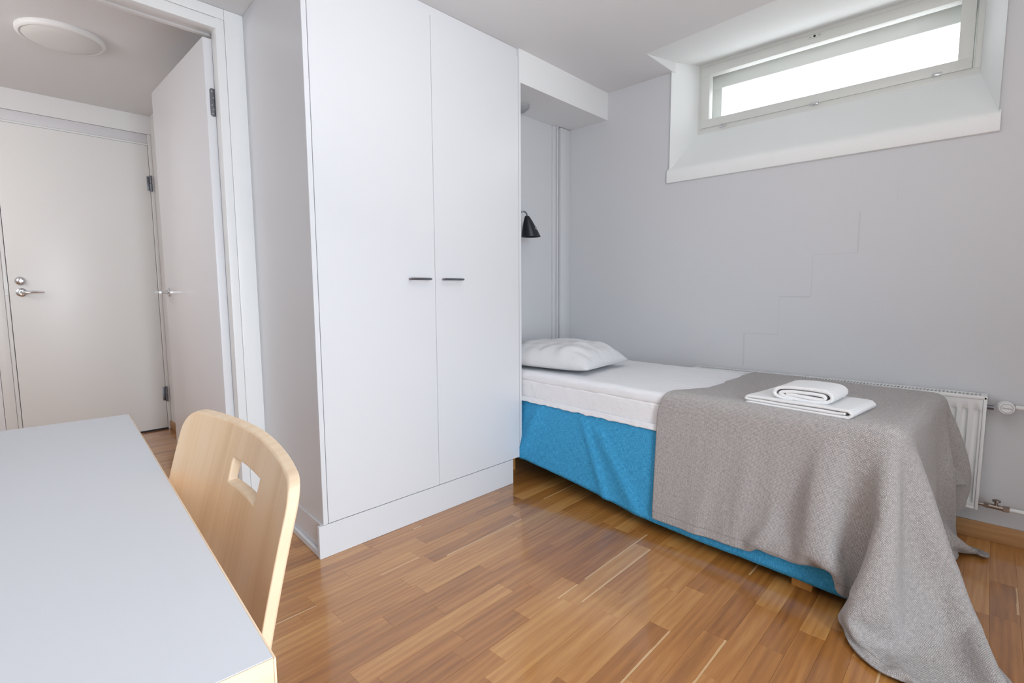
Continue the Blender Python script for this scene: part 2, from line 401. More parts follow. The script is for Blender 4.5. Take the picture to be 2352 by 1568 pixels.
# ceiling with the light well cut out of it
c = MB(); c.box(XL - .2, 2.34, YF - .2, YD + .12, ZC, ZC + .14); c.box(2.34, XR + .02, YF - .2, .028, ZC, ZC + .14)
c.box(2.492, XR + .02, 1.385, YD + .12, ZC, ZC + .14); c.prism([(2.34, .028), (2.36, .028), (2.492, 1.385), (2.492, YD + .12), (2.34, YD + .12)], ZC, ZC + .14)
tag(c.build('ceiling', M['ceil']), kind='structure')
c = MB(); c.box(HL - .1, HX + .1, YD + .12, YE + .2, ZH, ZH + .12); tag(c.build('ceiling_hall', M['ceil']), kind='structure')
# door wall: pieces around the opening (x -.15 .. .839, top 2.206)
w = MB(); w.box(XL - .2, -.150, YD, YD + .10, 0, ZC); w.box(-.150, .839, YD, YD + .10, 2.206, ZC + .06); w.box(.839, 2.10, YD, YD + .10, 0, ZC)
tag(w.build('wall_back', M['wall']), kind='structure')
# alcove: back wall, lowered ceiling and pipe casing
w = MB(); w.box(2.0, XR + .02, YA, YD, 0, ZC); tag(w.build('wall_alcove', M['wall']), kind='structure')
w = MB(); w.box(1.99, XR + .01, 1.8180, YA + .02, ZA, ZC + .002); tag(w.build('trim_3', mat('bulkhead_paint', (.84, .845, .85), .6, spec=.3)), kind='structure')
w = MB(); w.box(2.703, XR, YA - .030, YA + .01, 0, ZA - .004, bev=.003); w.box(2.640, 2.672, YA - .016, YA + .01, 0, ZA - .001, bev=.003); w.cyl((2.688, YA - .010, 0), (2.688, YA - .010, ZA), .007)
tag(w.build('trim_4', M['wall'], smooth=30), kind='structure')
# left wall, wall behind the camera with an unseen opening added to let daylight in
w = MB(); w.box(XL - .2, XL, YF - .2, YD + .1, 0, ZC)
tag(w.build('wall_left', M['wall']), kind='structure')
w = MB(); w.box(XL, -.46, YF - .2, YF, 0, ZC); w.box(.46, XR, YF - .2, YF, 0, ZC); w.box(-.46, .46, YF - .2, YF, 0, .06); w.box(-.46, .46, YF - .2, YF, 2.10, ZC)
tag(w.build('wall_front', M['wall']), kind='structure')
e = empty('light_opening', (0, YF, .06), kind='structure'); f = MB(); t = .03
f.box(-.46, -.43, YF - .16, YF - .10, .06, 2.10); f.box(.43, .46, YF - .16, YF - .10, .06, 2.10); f.box(-.43, .43, YF - .16, YF - .10, .06, .09); f.box(-.43, .43, YF - .16, YF - .10, 2.07, 2.10); f.build('frame', M['frame'], e)
# hall walls
w = MB(); w.box(HX, HX + .12, YD + .10, YE + .2, 0, ZH + .05); tag(w.build('wall_hall_right', M['hallwall']), kind='structure')
w = MB(); w.box(HL - .12, HL, YD + .10, YE + .2, 0, ZH)
tag(w.build('wall_hall_left', M['hallwall']), kind='structure')
w = MB(); w.box(HL, .084, YE + .008, YE + .2, 0, ZH); w.box(.084, HX, YE - .006, YE + .2, 2.173, ZH); w.box(.084, HX, YE + .07, YE + .2, 0, 2.173)
tag(w.build('wall_hall_back', M['hallwall']), kind='structure')
w = MB(); w.box(HL, -.15, YD + .10, YD + .12, 0, ZH); w.box(.84, HX, YD + .10, YD + .12, 0, ZH); w.box(-.15, .84, YD + .10, YD + .12, 2.17, ZH)
tag(w.build('wall_hall_front', M['hallwall']), kind='structure')
# skirting boards
b = MB(); b.box(XR - .013, XR, YF, YA - .001, 0, .071, bev=.002); tag(b.build('baseboard_right', M['skirting'], smooth=30, uv='Y'), kind='structure')
b = MB(); b.box(2.02, XR - .014, YA - .013, YA, 0, .071, bev=.002); tag(b.build('baseboard_alcove', M['skirting'], smooth=30, uv='X'), kind='structure')
b = MB(); b.box(HX - .013, HX, YD + .13, YE - .003, 0, .060, bev=.002); tag(b.build('baseboard_hall', M['skirting'], smooth=30, uv='Y'), kind='structure')

# ---------------------------------------------------------------- oak strip floor
random.seed(11)
fl = MB(); fl.box(HL, XR + .02, YF, YE + .05, -.10, -.0025)
floor = tag(fl.build('floor', M['floor_base']), kind='structure')
SW = .0705; GAP = .0004
LENS = [.26, .34, .42, .50, .58, .66]
protos = {}
def stave_mesh(Ln):
    bm = bmesh.new(); bmesh.ops.create_cube(bm, size=1)
    x0, x1, y0, y1 = GAP / 2, Ln - GAP / 2, GAP / 2, SW - GAP / 2
    for v in bm.verts: v.co = (x0 if v.co.x < 0 else x1, y0 if v.co.y < 0 else y1, -.0120 if v.co.z < 0 else 0)
    top = [e for e in bm.edges if all(v.co.z > -.001 for v in e.verts)]
    bmesh.ops.bevel(bm, geom=top, offset=.00025, segments=1, affect='EDGES')
    L = bm.loops.layers.uv.verify()
    for f in bm.faces:
        for l in f.loops: l[L].uv = (l.vert.co.x, l.vert.co.y)
    me = bpy.data.meshes.new('stave'); bm.to_mesh(me); bm.free(); me.uv_layers[0].name = 'UVMap'; me.materials.append(M['oak_object']); return me
for Ln in LENS: protos[Ln] = stave_mesh(Ln)
VIEW = M4.inverted()
def px(p):
    q = VIEW @ Vector(p)
    if q.z > -.05: return None
    return 1176 + 1165.4 * q.x / -q.z, 784 - 1165.4 * q.y / -q.z, -q.z
cells = []
nrow = int((YE + .03 - YF) / SW)
for r in range(nrow):
    y = YF + r * SW; x = HL + .002 - random.random() * .5
    while x < XR:
        Ln = random.choice(LENS); cells.append((x, y, Ln)); x += Ln
def covered(cx, cy):       # under the desk top's footprint as seen, the wardrobe, or deep below the bed
    return (.87 < cx < 1.99 and 1.86 < cy < 2.6) or (cx > 2.15 and cy > .25) or (cy > YD and not (.3 < cx < .99))
score = []
for k, (x, y, Ln) in enumerate(cells):
    cx, cy = x + Ln / 2, y + SW / 2; q = px((cx, cy, 0)); s_ = 0
    if x >= HL and x + Ln <= XR - .0 and q and -80 < q[0] < 2430 and 900 < q[1] < 1640 and not covered(cx, cy) and not (cx < .18 and cy < 2.5): s_ = 1 / q[2]
    score.append((s_, k))
top = {k for s_, k in sorted(score, reverse=True)[:296] if s_ > 0}
rest = bmesh.new(); UVL = rest.loops.layers.uv.verify(); RL = rest.faces.layers.float.new('rnd')
for k, (x, y, Ln) in enumerate(cells):
    if k in top:
        o = bpy.data.objects.new('stave', protos[Ln]); C.objects.link(o); o.location = (x, y, 0); o.parent = floor
    else:
        x0, x1 = max(HL, x) + GAP / 2, min(XR, x + Ln) - GAP / 2
        if x1 - x0 < .01: continue
        y0, y1 = y + GAP / 2, y + SW - GAP / 2
        v = [rest.verts.new(p) for p in ((x0, y0, 0), (x1, y0, 0), (x1, y1, 0), (x0, y1, 0), (x0, y0, -.0024), (x1, y0, -.0024), (x1, y1, -.0024), (x0, y1, -.0024))]
        rn = random.random()
        for f in ((0, 1, 2, 3), (4, 5, 1, 0), (5, 6, 2, 1), (6, 7, 3, 2), (7, 4, 0, 3)):
            fc = rest.faces.new([v[i] for i in f]); fc[RL] = rn
            for l in fc.loops: l[UVL].uv = (l.vert.co.x - x, l.vert.co.y - y)
me = bpy.data.meshes.new('staves'); rest.to_mesh(me); rest.free()
o = link('staves', me, M['oak_attr'], floor); o['kind'] = 'stuff'

# ---------------------------------------------------------------- basement window
W1 = empty('window_1', (3.05, .72, 1.96), kind='structure')
def rframe(x0, x1, ya, yb, za, zb, t, tb=None, tt=None, tl=None, bev=.002):
    """rectangular frame in the plane x = const; ya > yb"""
    tb = tb or t; tt = tt or t; tl = tl or t; f = MB()
    f.box(x0, x1, yb, ya, za, za + tb, bev); f.box(x0, x1, yb, ya, zb - tt, zb, bev)
    f.box(x0 + .0004, x1 - .0004, ya - tl, ya, za + tb - .001, zb - tt + .001, bev); f.box(x0 + .0004, x1 - .0004, yb, yb + t, za + tb - .001, zb - tt + .001, bev)
    return f
rframe(3.052, 3.262, 1.349, .100, 1.954, 2.352, .022, tb=.030).build('outer_frame', M['frame'], W1, smooth=30)
rframe(3.046, 3.096, 1.330, .128, 1.984, 2.328, .050, tb=.046, tt=.048).build('sash', M['frame'], W1, smooth=30)
rframe(3.200, 3.250, 1.327, .122, 1.984, 2.330, .056, tb=.040, tt=.085, tl=.060).build('outer_sash', M['sash_glare'], W1, smooth=30)
MB().box(3.074, 3.077, .175, 1.283, 2.026, 2.284).build('pane', M['glass'], W1)
MB().box(3.220, 3.223, .174, 1.270, 2.020, 2.248).build('pane', M['glass'], W1)
for y, z in ((1.196, 1.975), (.727, 1.982), (.245, 1.989)):
    l = MB(); l.box(3.034, 3.052, y - .016, y + .016, z - .008, z + .004, .002); l.cyl((3.040, y - .018, z + .002), (3.040, y + .018, z + .002), .004)
    l.build('sash_hinge', M['chrome'], W1, smooth=40)
lp = MB().box(3.043, 3.047, .716, .772, 2.306, 2.324, .001).build('lock_plate', M['frame'], W1)
lk = MB(); lk.cyl((3.0435, .744, 2.315), (3.041, .744, 2.315), .0055); lk.cyl((3.0435, .724, 2.315), (3.042, .724, 2.315), .002); lk.cyl((3.0435, .764, 2.315), (3.042, .764, 2.315), .002)
lk.build('keyhole', M['gap'], lp)

# ---------------------------------------------------------------- room door, open into the hall
D1 = empty('door_1', (.34, YD, 0), kind='structure')
f = MB(); f.box(.804, .839, YD - .010, YD + .045, 0, 2.206, .0015); f.box(.820, .839, YD + .040, YD + .100, 0, 2.206); f.build('jamb', M['trimw'], D1, smooth=30)
f = MB(); f.box(-.150, -.115, YD - .010, YD + .045, 0, 2.206, .0015); f.box(-.150, -.131, YD + .04, YD + .1, 0, 2.206); f.build('jamb', M['trimw'], D1, smooth=30)
f = MB(); f.box(-.149, .8385, YD - .0095, YD + .045, 2.163, 2.2055, .0015); f.box(-.149, .8385, YD + .04, YD + .1, 2.178, 2.2055); f.build('head', M['trimw'], D1, smooth=30)
f = MB(); f.box(.8395, .9160, YD - .014, YD, 0, ZC - .001, .002); f.build('casing', M['trimw'], D1, smooth=30)
f = MB(); f.box(-.224, -.1505, YD - .014, YD, 0, ZC - .001, .002); f.build('casing', M['trimw'], D1, smooth=30)
f = MB(); f.box(-.150, .8390, YD - .0135, YD, 2.2065, ZC - .001, .002); f.build('casing', M['trimw'], D1, smooth=30)
leaf = MB().box(.771, .808, 2.566, 3.478, .012, 2.140, .0015).build('leaf', M['lacquer'], D1, smooth=30)
def hinge_plate(y, z):
    # plate on the hinge edge of the leaf, rounded ends, screws
    h = MB(); pts = []
    for k in range(9): a = math.pi * k / 8; pts.append((.796 + .0105 * math.cos(a), z + .050 + .0105 * math.sin(a)))
    for k in range(9): a = math.pi + math.pi * k / 8; pts.append((.796 + .0105 * math.cos(a), z - .050 + .0105 * math.sin(a)))
    b = bmesh.new(); lo = [b.verts.new((x, y, zz)) for x, zz in pts]; hi = [b.verts.new((x, y - .003, zz)) for x, zz in pts]
    b.faces.new(lo); b.faces.new(hi[::-1]); n = len(pts)
    for i in range(n): b.faces.new((lo[i], hi[i], hi[(i + 1) % n], lo[(i + 1) % n]))
    bmesh.ops.recalc_face_normals(b, faces=b.faces); h._add(b)
    h.cyl((.8075, y - .006, z - .058), (.8075, y - .006, z + .058), .0052)
    o = h.build('hinge', M['darkmetal'], leaf, smooth=40)
    s = MB()
    for dz, dx in ((.046, -.003), (.020, .003), (-.012, -.004), (-.030, .003), (-.048, -.002)): s.lathe((.796 + dx, y - .003, z + dz), (0, -1, 0), [(0, .0030), (.0012, .0026), (.0016, 0)], 10)
    s.build('hinge_screws', M['chrome'], D1, smooth=40)
hinge_plate(2.566, 1.870); hinge_plate(2.566, .30)
h = MB(); h.lathe((.771, 3.408, 1.037), (-1, 0, 0), [(0, .025), (.005, .025), (.008, .021), (.008, 0)])
h.tube([(.765, 3.408, 1.037), (.735, 3.408, 1.037), (.716, 3.406, 1.037), (.706, 3.398, 1.037), (.704, 3.380, 1.037), (.706, 3.300, 1.036)], [.009, .0085, .0085, .0085, .008, .006])
h.build('door_handle', M['chrome'], leaf, smooth=40)
h = MB(); h.lathe((.808, 3.408, 1.037), (1, 0, 0), [(0, .025), (.005, .025), (.008, .021), (.008, 0)])
h.tube([(.814, 3.408, 1.037), (.845, 3.408, 1.037), (.865, 3.400, 1.037), (.870, 3.380, 1.037), (.868, 3.300, 1.036)], [.009, .0085, .0085, .008, .006])
h.build('door_handle', M['chrome'], leaf, smooth=40)

# ---------------------------------------------------------------- entrance door at the end of the hall
D2 = empty('door_2', (.56, YE, 0), kind='structure')
lf2 = MB().box(.163, .953, YE, YE + .04, .012, 2.094, .002).build('leaf', M['doorw'], D2, smooth=30)
f = MB(); f.box(.086, .140, YE - .006, YE + .06, 0, 2.172, .002); f.box(.141, .160, YE + .001, YE + .06, 0, 2.11, .0015); f.build('jamb', M['doorw'], D2, smooth=30)
f = MB(); f.box(.9555, .9775, YE - .004, YE + .06, 0, 2.172, .002); f.build('jamb', M['doorw'], D2, smooth=30)
f = MB(); f.box(.1405, .955, YE + .002, YE + .06, 2.108, 2.172, .002); f.build('head', M['leafgrey'], D2, smooth=30)
f = MB(); f.box(.1605, .955, YE + .002, YE + .05, 2.0955, 2.1075, .001); f.build('glint_strip', M['dial'], D2)  # white strip painted as the glint below the head
MB().box(.161, .955, YE - .002, YE + .05, 0, .0115).build('door_gap_shade', M['gap'], D2)  # dark strip painted as the shade in the gap under the leaf
MB().box(.1415, .1600, YE - .004, YE + .001, 1.022, 1.130, .0008).build('strike_plate', M['dial'], D2)
h = MB(); h.lathe((.2185, YE, 1.114), (0, -1, 0), [(0, .028), (.006, .028), (.013, .024), (.018, .015), (.020, .0)]); h.cyl((.222, YE - .015, 1.114), (.222, YE - .030, 1.114), .009); h.box(.219, .225, YE - .040, YE - .028, 1.098, 1.130, .002)
h.build('deadbolt_turn', M['chrome'], lf2, smooth=40)
h = MB(); h.lathe((.2185, YE, 1.042), (0, -1, 0), [(0, .027), (.006, .027), (.009, .023), (.010, .010), (.03, .010)])
h.tube([(.2185, YE - .02, 1.042), (.2185, YE - .042, 1.042), (.225, YE - .052, 1.042), (.24, YE - .055, 1.042), (.275, YE - .055, 1.044), (.325, YE - .053, 1.042)], [.010, .010, .010, .009, .008, .005])
h.build('door_handle', M['chrome'], lf2, smooth=40)
for z in (1.825, .272):
    h = MB(); h.cyl((.957, YE - .010, z - .056), (.957, YE - .010, z - .002), .0085); h.cyl((.957, YE - .010, z + .002), (.957, YE - .010, z + .056), .0085); h.box(.935, .957, YE - .004, YE + .002, z - .05, z + .05, .001)
    h.build('hinge', M['darkmetal'], D2, smooth=40)

# flush ceiling lamp in the hall
L1 = empty('ceiling_lamp', (.402, 3.43, ZH), 'white round flush ceiling lamp with shallow opal dome in the hall', 'ceiling lamp')
h = MB(); h.lathe((.402, 3.43, ZH), (0, 0, -1), [(0, .172), (.014, .172), (.021, .167), (.024, .158), (.018, .152), (.018, .1)], 64); h.build('rim', M['trimw'], L1, smooth=40)
h = MB(); h.lathe((.402, 3.43, ZH), (0, 0, -1), [(.016, .154), (.026, .146), (.036, .125), (.043, .09), (.047, .05), (.048, 0)], 64); h.build('diffuser', M['lampglass'], L1, smooth=60)

# ---------------------------------------------------------------- wardrobe
WY = lambda x: 1.830 - .0106 * (x - .868)
WD = empty('wardrobe', (1.434, 2.15, 0), 'tall white two-door wardrobe built up to the ceiling between door and bed', 'wardrobe')
def yprism(x0, x1, d0, d1, z0, z1, bev=.0012):
    """slab following the wardrobe front line; d0,d1 measured back from the front"""
    return MB().prism([(x0, WY(x0) + d0), (x1, WY(x1) + d0), (x1, WY(x1) + d1), (x0, WY(x0) + d1)], z0, z1, bev)
sp = MB().prism([(.868, WY(.868)), (.8865, WY(.8865)), (.936, YD - .001), (.9166, YD - .001)], .133, ZC - .001, .001).build('side_panel', M['wardrobe'], WD, smooth=30)
MB().prism([(1.9835, WY(1.98)), (2.0005, WY(2.0)), (2.0005, YA - .001), (1.9835, YA - .001)], .133, ZC - .001, .001).build('side_panel', M['wardrobe'], WD, smooth=30)
yprism(.8870, 1.983, .010, .028, 2.2105, ZC - .001).build('fascia', M['wardrobe'], WD, smooth=30)
MB().prism([(.90, WY(.9) + .03), (1.98, WY(1.98) + .03), (1.98, YD - .02), (.945, YD - .02)], .14, 2.20).build('carcass', M['wardrobe'], WD)
yprism(.849, 1.930, -.0005, .016, 0.0005, .1315).build('plinth', M['wardrobe'], WD, smooth=30)
f = MB(); f.prism([(.864, 1.847), (.878, 1.847), (.930, YD - .016), (.916, YD - .016)], 0, .1325); f.prism([(.8515, 1.847), (.8635, 1.847), (.9155, YD - .016), (.9035, YD - .016)], 0, .026, .002)
f.build('side_plinth', M['wardrobe'], WD, smooth=30)
MB().box(1.90, 1.918, 1.84, 2.10, 0.0005, .1325).build('side_plinth', M['wardrobe'], WD)
for x0, x1, hx0, hx1 in ((.8892, 1.4314, 1.290, 1.386), (1.4332, 1.9808, 1.470, 1.572)):
    d = yprism(x0, x1, 0, .018, .1345, 2.2085, .0012).build('door', M['wardrobe'], WD, smooth=30)
    y = WY(hx0); h = MB(); zz = 1.088
    h.tube([(hx0 - .012, y - .024, zz), (hx0, y - .027, zz), (.5 * (hx0 + hx1), y - .029, zz), (hx1, y - .027, zz), (hx1 + .010, y - .024, zz)], [.0032, .0050, .0052, .0050, .0032])
    for hx in (hx0 + .006, hx1 - .006): h.cyl((hx, y, zz), (hx, y - .026, zz), .0042)
    h.build('handle', M['darkmetal'], d, smooth=40)

# ---------------------------------------------------------------- alcove fittings
RF = empty('ceiling_fixture', (2.245, 2.035, ZA), 'small grey round fixture under the alcove ceiling, half hidden by the wardrobe', 'ceiling fixture')
MB().lathe((2.235, 2.035, ZA), (0, 0, -1), [(0, .055), (.010, .055), (.020, .048), (.034, .030), (.036, 0)]).build('cover', M['grey'], RF, smooth=40)
WL = empty('wall_lamp', (2.29, YA, 1.45), 'small black reading lamp on a bent arm on the alcove wall above the pillow', 'wall lamp')
h = MB(); h.lathe((2.19, YA, 1.44), (0, -1, 0), [(0, .032), (.012, .032), (.016, .026), (.016, 0)]); h.build('wall_plate', M['black'], WL, smooth=40)
MB().tube([(2.19, YA - .012, 1.44), (2.19, YA - .05, 1.445), (2.195, YA - .09, 1.465), (2.205, YA - .12, 1.482), (2.218, YA - .133, 1.489), (2.232, YA - .137, 1.487), (2.243, YA - .137, 1.478), (2.248, YA - .137, 1.462)], .0045).build('arm', M['darkmetal'], WL, smooth=60)
ax = Vector((.26, .0, -1)).normalized()
h = MB(); h.lathe((2.246, YA - .137, 1.467), (0, 0, -1), [(0, 0), (.001, .010), (.006, .015), (.03, .026), (.06, .038), (.09, .049), (.118, .057), (.118, .055), (.09, .047), (.05, .032), (.02, .02)], 40)
for v in h.bm.verts: v.co.x += .30 * (1.467 - v.co.z)
h.build('shade', M['black'], WL, smooth=50)
MB().lathe((2.262, YA - .137, 1.43), ax, [(0, .012), (.02, .014), (.035, .020), (.05, .022), (.064, .014), (.068, 0)], 20).build('bulb', M['lampglass'], WL, smooth=60)
mk = MB()
for k in range(5): mk.box(2.268 + .003 * k, 2.2715 + .003 * k, YA - .1815, YA - .1800, 1.392 - .0015 * k, 1.398 + .001 * k)
mk.build('shade_marking', M['grey'], WL)

# ---------------------------------------------------------------- radiator under the window
RD = empty('radiator', (2.76, .59, 0), 'white ribbed panel radiator with a slotted top grille below the window', 'radiator')
RX, RY0, RY1, RZ0, RZ1 = 2.716, -.012, 1.190, .145, .609
pitch = .0348; nrib = 33
ys = [RY0 + .012]; dx = [0]
y = RY0 + .0185
while y + pitch < RY1 - .01:
    for t, d in ((0, 0), (.004, .0062), (.011, .0074), (.018, .0062), (.022, 0), (.0335, 0)): ys.append(y + t); dx.append(d)
    y += pitch
ys.append(RY1 - .012); dx.append(0)
zs = [RZ0 + .010, .166, .170, .176, .20, .36, .53, .548, .553, .557, RZ1 - .014]
zk = [0, 0, .35, 1, 1, 1, 1, 1, .45, 0, 0]
P = [[(RX + d * k, yy, z) for yy, d in zip(ys, dx)] for z, k in zip(zs, zk)]
gridmesh('front_panel', P, M['rad'], RD, smooth=50)
f = MB(); f.box(RX - .004, 2.792, RY0, RY0 + .0115, RZ0, RZ1 - .002, .003); f.build('side_cover', M['rad'], RD, smooth=30)
f = MB(); f.box(RX - .004, 2.792, RY1 - .0115, RY1, RZ0, RZ1 - .002, .003); f.build('side_cover', M['rad'], RD, smooth=30)
f = MB(); f.box(RX + .014, 2.79, RY0 + .012, RY1 - .012, RZ0 + .004, .588); f.build('core', M['rad'], RD)
f = MB(); f.box(RX - .002, RX + .006, RY0 + .012, RY1 - .012, RZ0 + .001, RZ0 + .011, .002); f.build('bottom_rail', M['rad'], RD, smooth=30)
# top grille: frame plus cross bars with open slots
g = MB(); g.box(RX - .004, RX + .014, RY0 + .0005, RY1 - .0005, RZ1 - .0135, RZ1 - .0004, .0015); g.box(2.774, 2.792, RY0 + .0005, RY1 - .0005, RZ1 - .0135, RZ1 + .0006, .0015)
g.box(RX + .013, 2.775, RY0 + .0005, RY0 + .020, RZ1 - .0025, RZ1 - .0002)
g.build('top_grille', M['rad'], RD, smooth=30)
g = MB(); n = int((RY1 - RY0 - .03) / .0125)
for k in range(n): yy = RY0 + .026 + k * .0125; g.box(RX + .0130, 2.7750, yy, yy + .0052, RZ1 - .0014, RZ1 - .0003)
o = g.build('grille_bars', M['rad'], RD); o['kind'] = 'stuff'
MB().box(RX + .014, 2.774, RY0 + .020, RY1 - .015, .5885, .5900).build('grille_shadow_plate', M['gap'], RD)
# thermostat: seen end-on, facing the room
TX, TY, TZ = 2.722, -.062, .567
v = MB(); v.cyl((2.745, RY0, TZ - .004), (2.745, TY + .03, TZ - .004), .009); v.build('valve_neck', M['darkmetal'], RD, smooth=40)
tdir = Vector((-.62, -.60, .50)).normalized(); tdir = Vector((-1, -.12, .05)).normalized()
tv = MB(); tv.lathe((2.770, TY, TZ), tdir, [(0, .020), (.006, .024), (.026, .0265), (.046, .0255), (.052, .022), (.053, .0)], 40); th_ = tv.build('thermostat_head', M['dial'], RD, smooth=45)
base = Vector((2.770, TY, TZ)) + tdir * .0532
q4 = tdir.to_track_quat('Z', 'Y').to_matrix().to_4x4(); q4.translation = base
rg = MB(); rg.lathe((0, 0, 0), (0, 0, 1), [(0, .0170), (.0006, .0170), (.0006, .0183), (0, .0183)], 40); rg.build('dial_ring', M['print_'], th_, mtx=q4)
cu = bpy.data.curves.new('lettering', 'FONT'); cu.body = 'Danfoss'; cu.size = .0085; cu.shear = .35; cu.align_x = 'CENTER'; cu.align_y = 'CENTER'; cu.extrude = .0002
cu.materials.append(M['print_']); _tmp = bpy.data.objects.new('lettering', cu); C.objects.link(_tmp); bpy.context.view_layer.update(); tme = bpy.data.meshes.new_from_object(_tmp.evaluated_get(bpy.context.evaluated_depsgraph_get())); bpy.data.objects.remove(_tmp)
lt = bpy.data.objects.new('lettering', tme); C.objects.link(lt); lt.parent = th_
zax = tdir; xax = Vector((0, -1, 0)); xax = (xax - zax * xax.dot(zax)).normalized(); yax = zax.cross(xax)
mm = Matrix((xax, yax, zax)).transposed().to_4x4(); mm.translation = base + tdir * .0005 - rootloc(RD); lt.matrix_local = mm
v = MB(); v.tube([(2.768, TY - .018, TZ + .002), (2.772, TY - .05, TZ + .001), (2.776, -.16, TZ + .004), (2.776, -.5, TZ + .01), (2.776, YF + .05, TZ + .02)], .0085); v.build('pipe', M['rad'], RD, smooth=60)
v = MB(); v.cyl((2.766, TY - .016, TZ), (2.768, TY - .030, TZ + .001), .0115); v.build('pipe_collar', M['darkmetal'], RD, smooth=40)
v = MB(); v.cyl((2.742, RY0, .166), (2.742, RY0 - .016, .1655), .007); v.cyl((2.742, RY0 - .016, .1655), (2.742, RY0 - .030, .165), .0115, seg=6)
v.cyl((2.742, RY0 - .030, .165), (2.744, RY0 - .075, .163), .0095); v.cyl((2.744, RY0 - .072, .163), (2.745, RY0 - .090, .1625), .0125, seg=6); v.cyl((2.743, RY0 - .052, .166), (2.743, RY0 - .052, .186), .0055)
v.build('return_valve', M['brass'], RD, smooth=40)
MB().lathe((2.743, RY0 - .052, .184), (0, 0, 1), [(0, .004), (.002, .013), (.008, .013), (.011, .006), (.011, 0)], 12).build('valve_cap', M['brass'], RD, smooth=40)
MB().tube([(2.745, RY0 - .088, .1625), (2.752, -.2, .160), (2.758, -.5, .158), (2.76, YF + .05, .155)], .0085).build('pipe', M['rad'], RD, smooth=60)

# ---------------------------------------------------------------- bed
BF = Vector((1.8745, .171, 0)); BA = R(-4.6); BW, BL = .765, 1.943
BM = Matrix.Translation(BF) @ Matrix.Rotation(BA, 4, 'Z')
def bl(u, v, z): return BM @ Vector((u, v, z))
BED = empty('bed', bl(BW / 2, BL / 2, 0), 'single bed base in a bright blue woven cover on short wooden legs', 'bed')
MB().box(.012, BW - .012, .012, BL - .012, .150, .448, .012).build('base', M['blue'], BED, smooth=40, uv='Y', mtx=BM)
for u, v in ((.004, .215), (BW - .10, .215), (.012, 1.80), (BW - .10, 1.80)):
    l = MB(); l.box(u, u + .068, v, v + .066, 0, .150, .003); l.build('leg', M['legwood'], BED, smooth=30, uv='Z', mtx=BM)
# the cover hangs round three sides and rises toward the head of the bed
def hem(v): return float(np.interp(v, [0, .3, .6, .9, 1.25, 1.45, 1.7, 1.97], [.036, .038, .036, .050, .088, .108, .128, .140]))
def skirt_off(v, z):
    def ridge(p0, p1, w, a):
        (v0, z0), (v1, z1) = p0, p1; t = ((v - v0) * (v1 - v0) + (z - z0) * (z1 - z0)) / ((v1 - v0) ** 2 + (z1 - z0) ** 2); tt = max(0, min(1, t))
        s = ((v - v0) * (z1 - z0) - (z - z0) * (v1 - v0)) / math.hypot(v1 - v0, z1 - z0); e = a * math.exp(-(s / w) ** 2) * (1 if 0 <= t <= 1 else math.exp(-(8 * (t - tt)) ** 2)); return e
    k = (.448 - z) / .42
    o = .004 + .014 * k + .004 * math.sin(v * 9) * k
    top = min(1, k * 5)
    o += top * (ridge((1.50, .45), (1.66, .15), .03, .018) + ridge((1.24, .44), (1.08, .06), .02, .011) + ridge((1.12, .36), (.92, .08), .03, .009))
    s = (v - 1.50) * (.15 - .45) - (z - .45) * (1.66 - 1.50)
    if v > 1.48 and s < 0: o -= min(.022, -s * .25)
    o += .0022 * noise.noise(Vector((v * 14, z * 18, 3)))
    return o
rows = []; uvr = []
per = [('L', v) for v in np.linspace(BL, 0, 110)] + [('F', u) for u in np.linspace(.01, BW - .01, 30)] + [('R', v) for v in np.linspace(0, BL, 50)]
for j in range(26):
    t = j / 25; row = []; ur = []; s = 0
    for side, q in per:
        vv = q if side != 'F' else 0; z = .449 + (hem(vv) - .449) * t
        o = skirt_off(vv, z) if side == 'L' else .004 + .008 * t
        if side == 'L': p = (-o + .006, q, z)
        elif side == 'F': p = (q, -o + .006, z)
        else: p = (BW - .006 + o * .4, q, z)
        row.append(bl(*p)); ur.append((q + {'L': 0, 'F': 3, 'R': 5}[side], z))
    rows.append(row); uvr.append(ur)
sk = gridmesh('cover_skirt', rows, M['blue'], BED, uvs=uvr)
so = sk.modifiers.new('s', 'SOLIDIFY'); so.thickness = .002; so.offset = -1
# mattress with topper under a white sheet
MT = empty('mattress', bl(BW / 2, BL / 2, .449), 'mattress with topper under a creased white cotton sheet on the blue bed base', 'mattress')
def mdisp(q, n):
    a = noise.noise(Vector((q.x * 9, q.y * 6, q.z * 20))) * .0026 + noise.noise(Vector((q.x * 26, q.y * 18, q.z * 60))) * .0016
    side = abs(n.z) < .7
    if side: a += .0024 * noise.noise(Vector((q.y * 30, q.z * 22 + q.y * 7, 5)))
    else: a += .0014 * math.sin(q.x * 70 + 4 * noise.noise(Vector((q.x * 5, q.y * 3, 1)))) * noise.noise(Vector((q.x * 4, q.y * 2.5, 7)))
    return n * a
bm_obj(rbox(BW - .001, BL - .003, .1105, .010, .022, mdisp, BM @ Matrix.Translation((BW / 2, BL / 2, .449 + .0560))), 'core', M['sheet'], MT)
bm_obj(rbox(BW, BL - .002, .062, .024, .022, mdisp, BM @ Matrix.Translation((BW / 2, BL / 2, .5445 + .031))), 'topper', M['sheet'], MT)
# loose gathered hem of the sheet along the visible long side
rows = []; uvr = []
for j in range(7):
    row = []
    for v in np.linspace(.02, BL - .01, 260):
        t = j / 6; z = .470 - t * (.026 + .007 * noise.noise(Vector((v * 22, 0, 2))))
        o = .004 + t * .004 + .0035 * t * noise.noise(Vector((v * 60, t, 0)))
        row.append(bl(-o, v, z))
    rows.append(row)
sh = gridmesh('sheet_hem', rows, M['sheet'], MT); so = sh.modifiers.new('s', 'SOLIDIFY'); so.thickness = .002

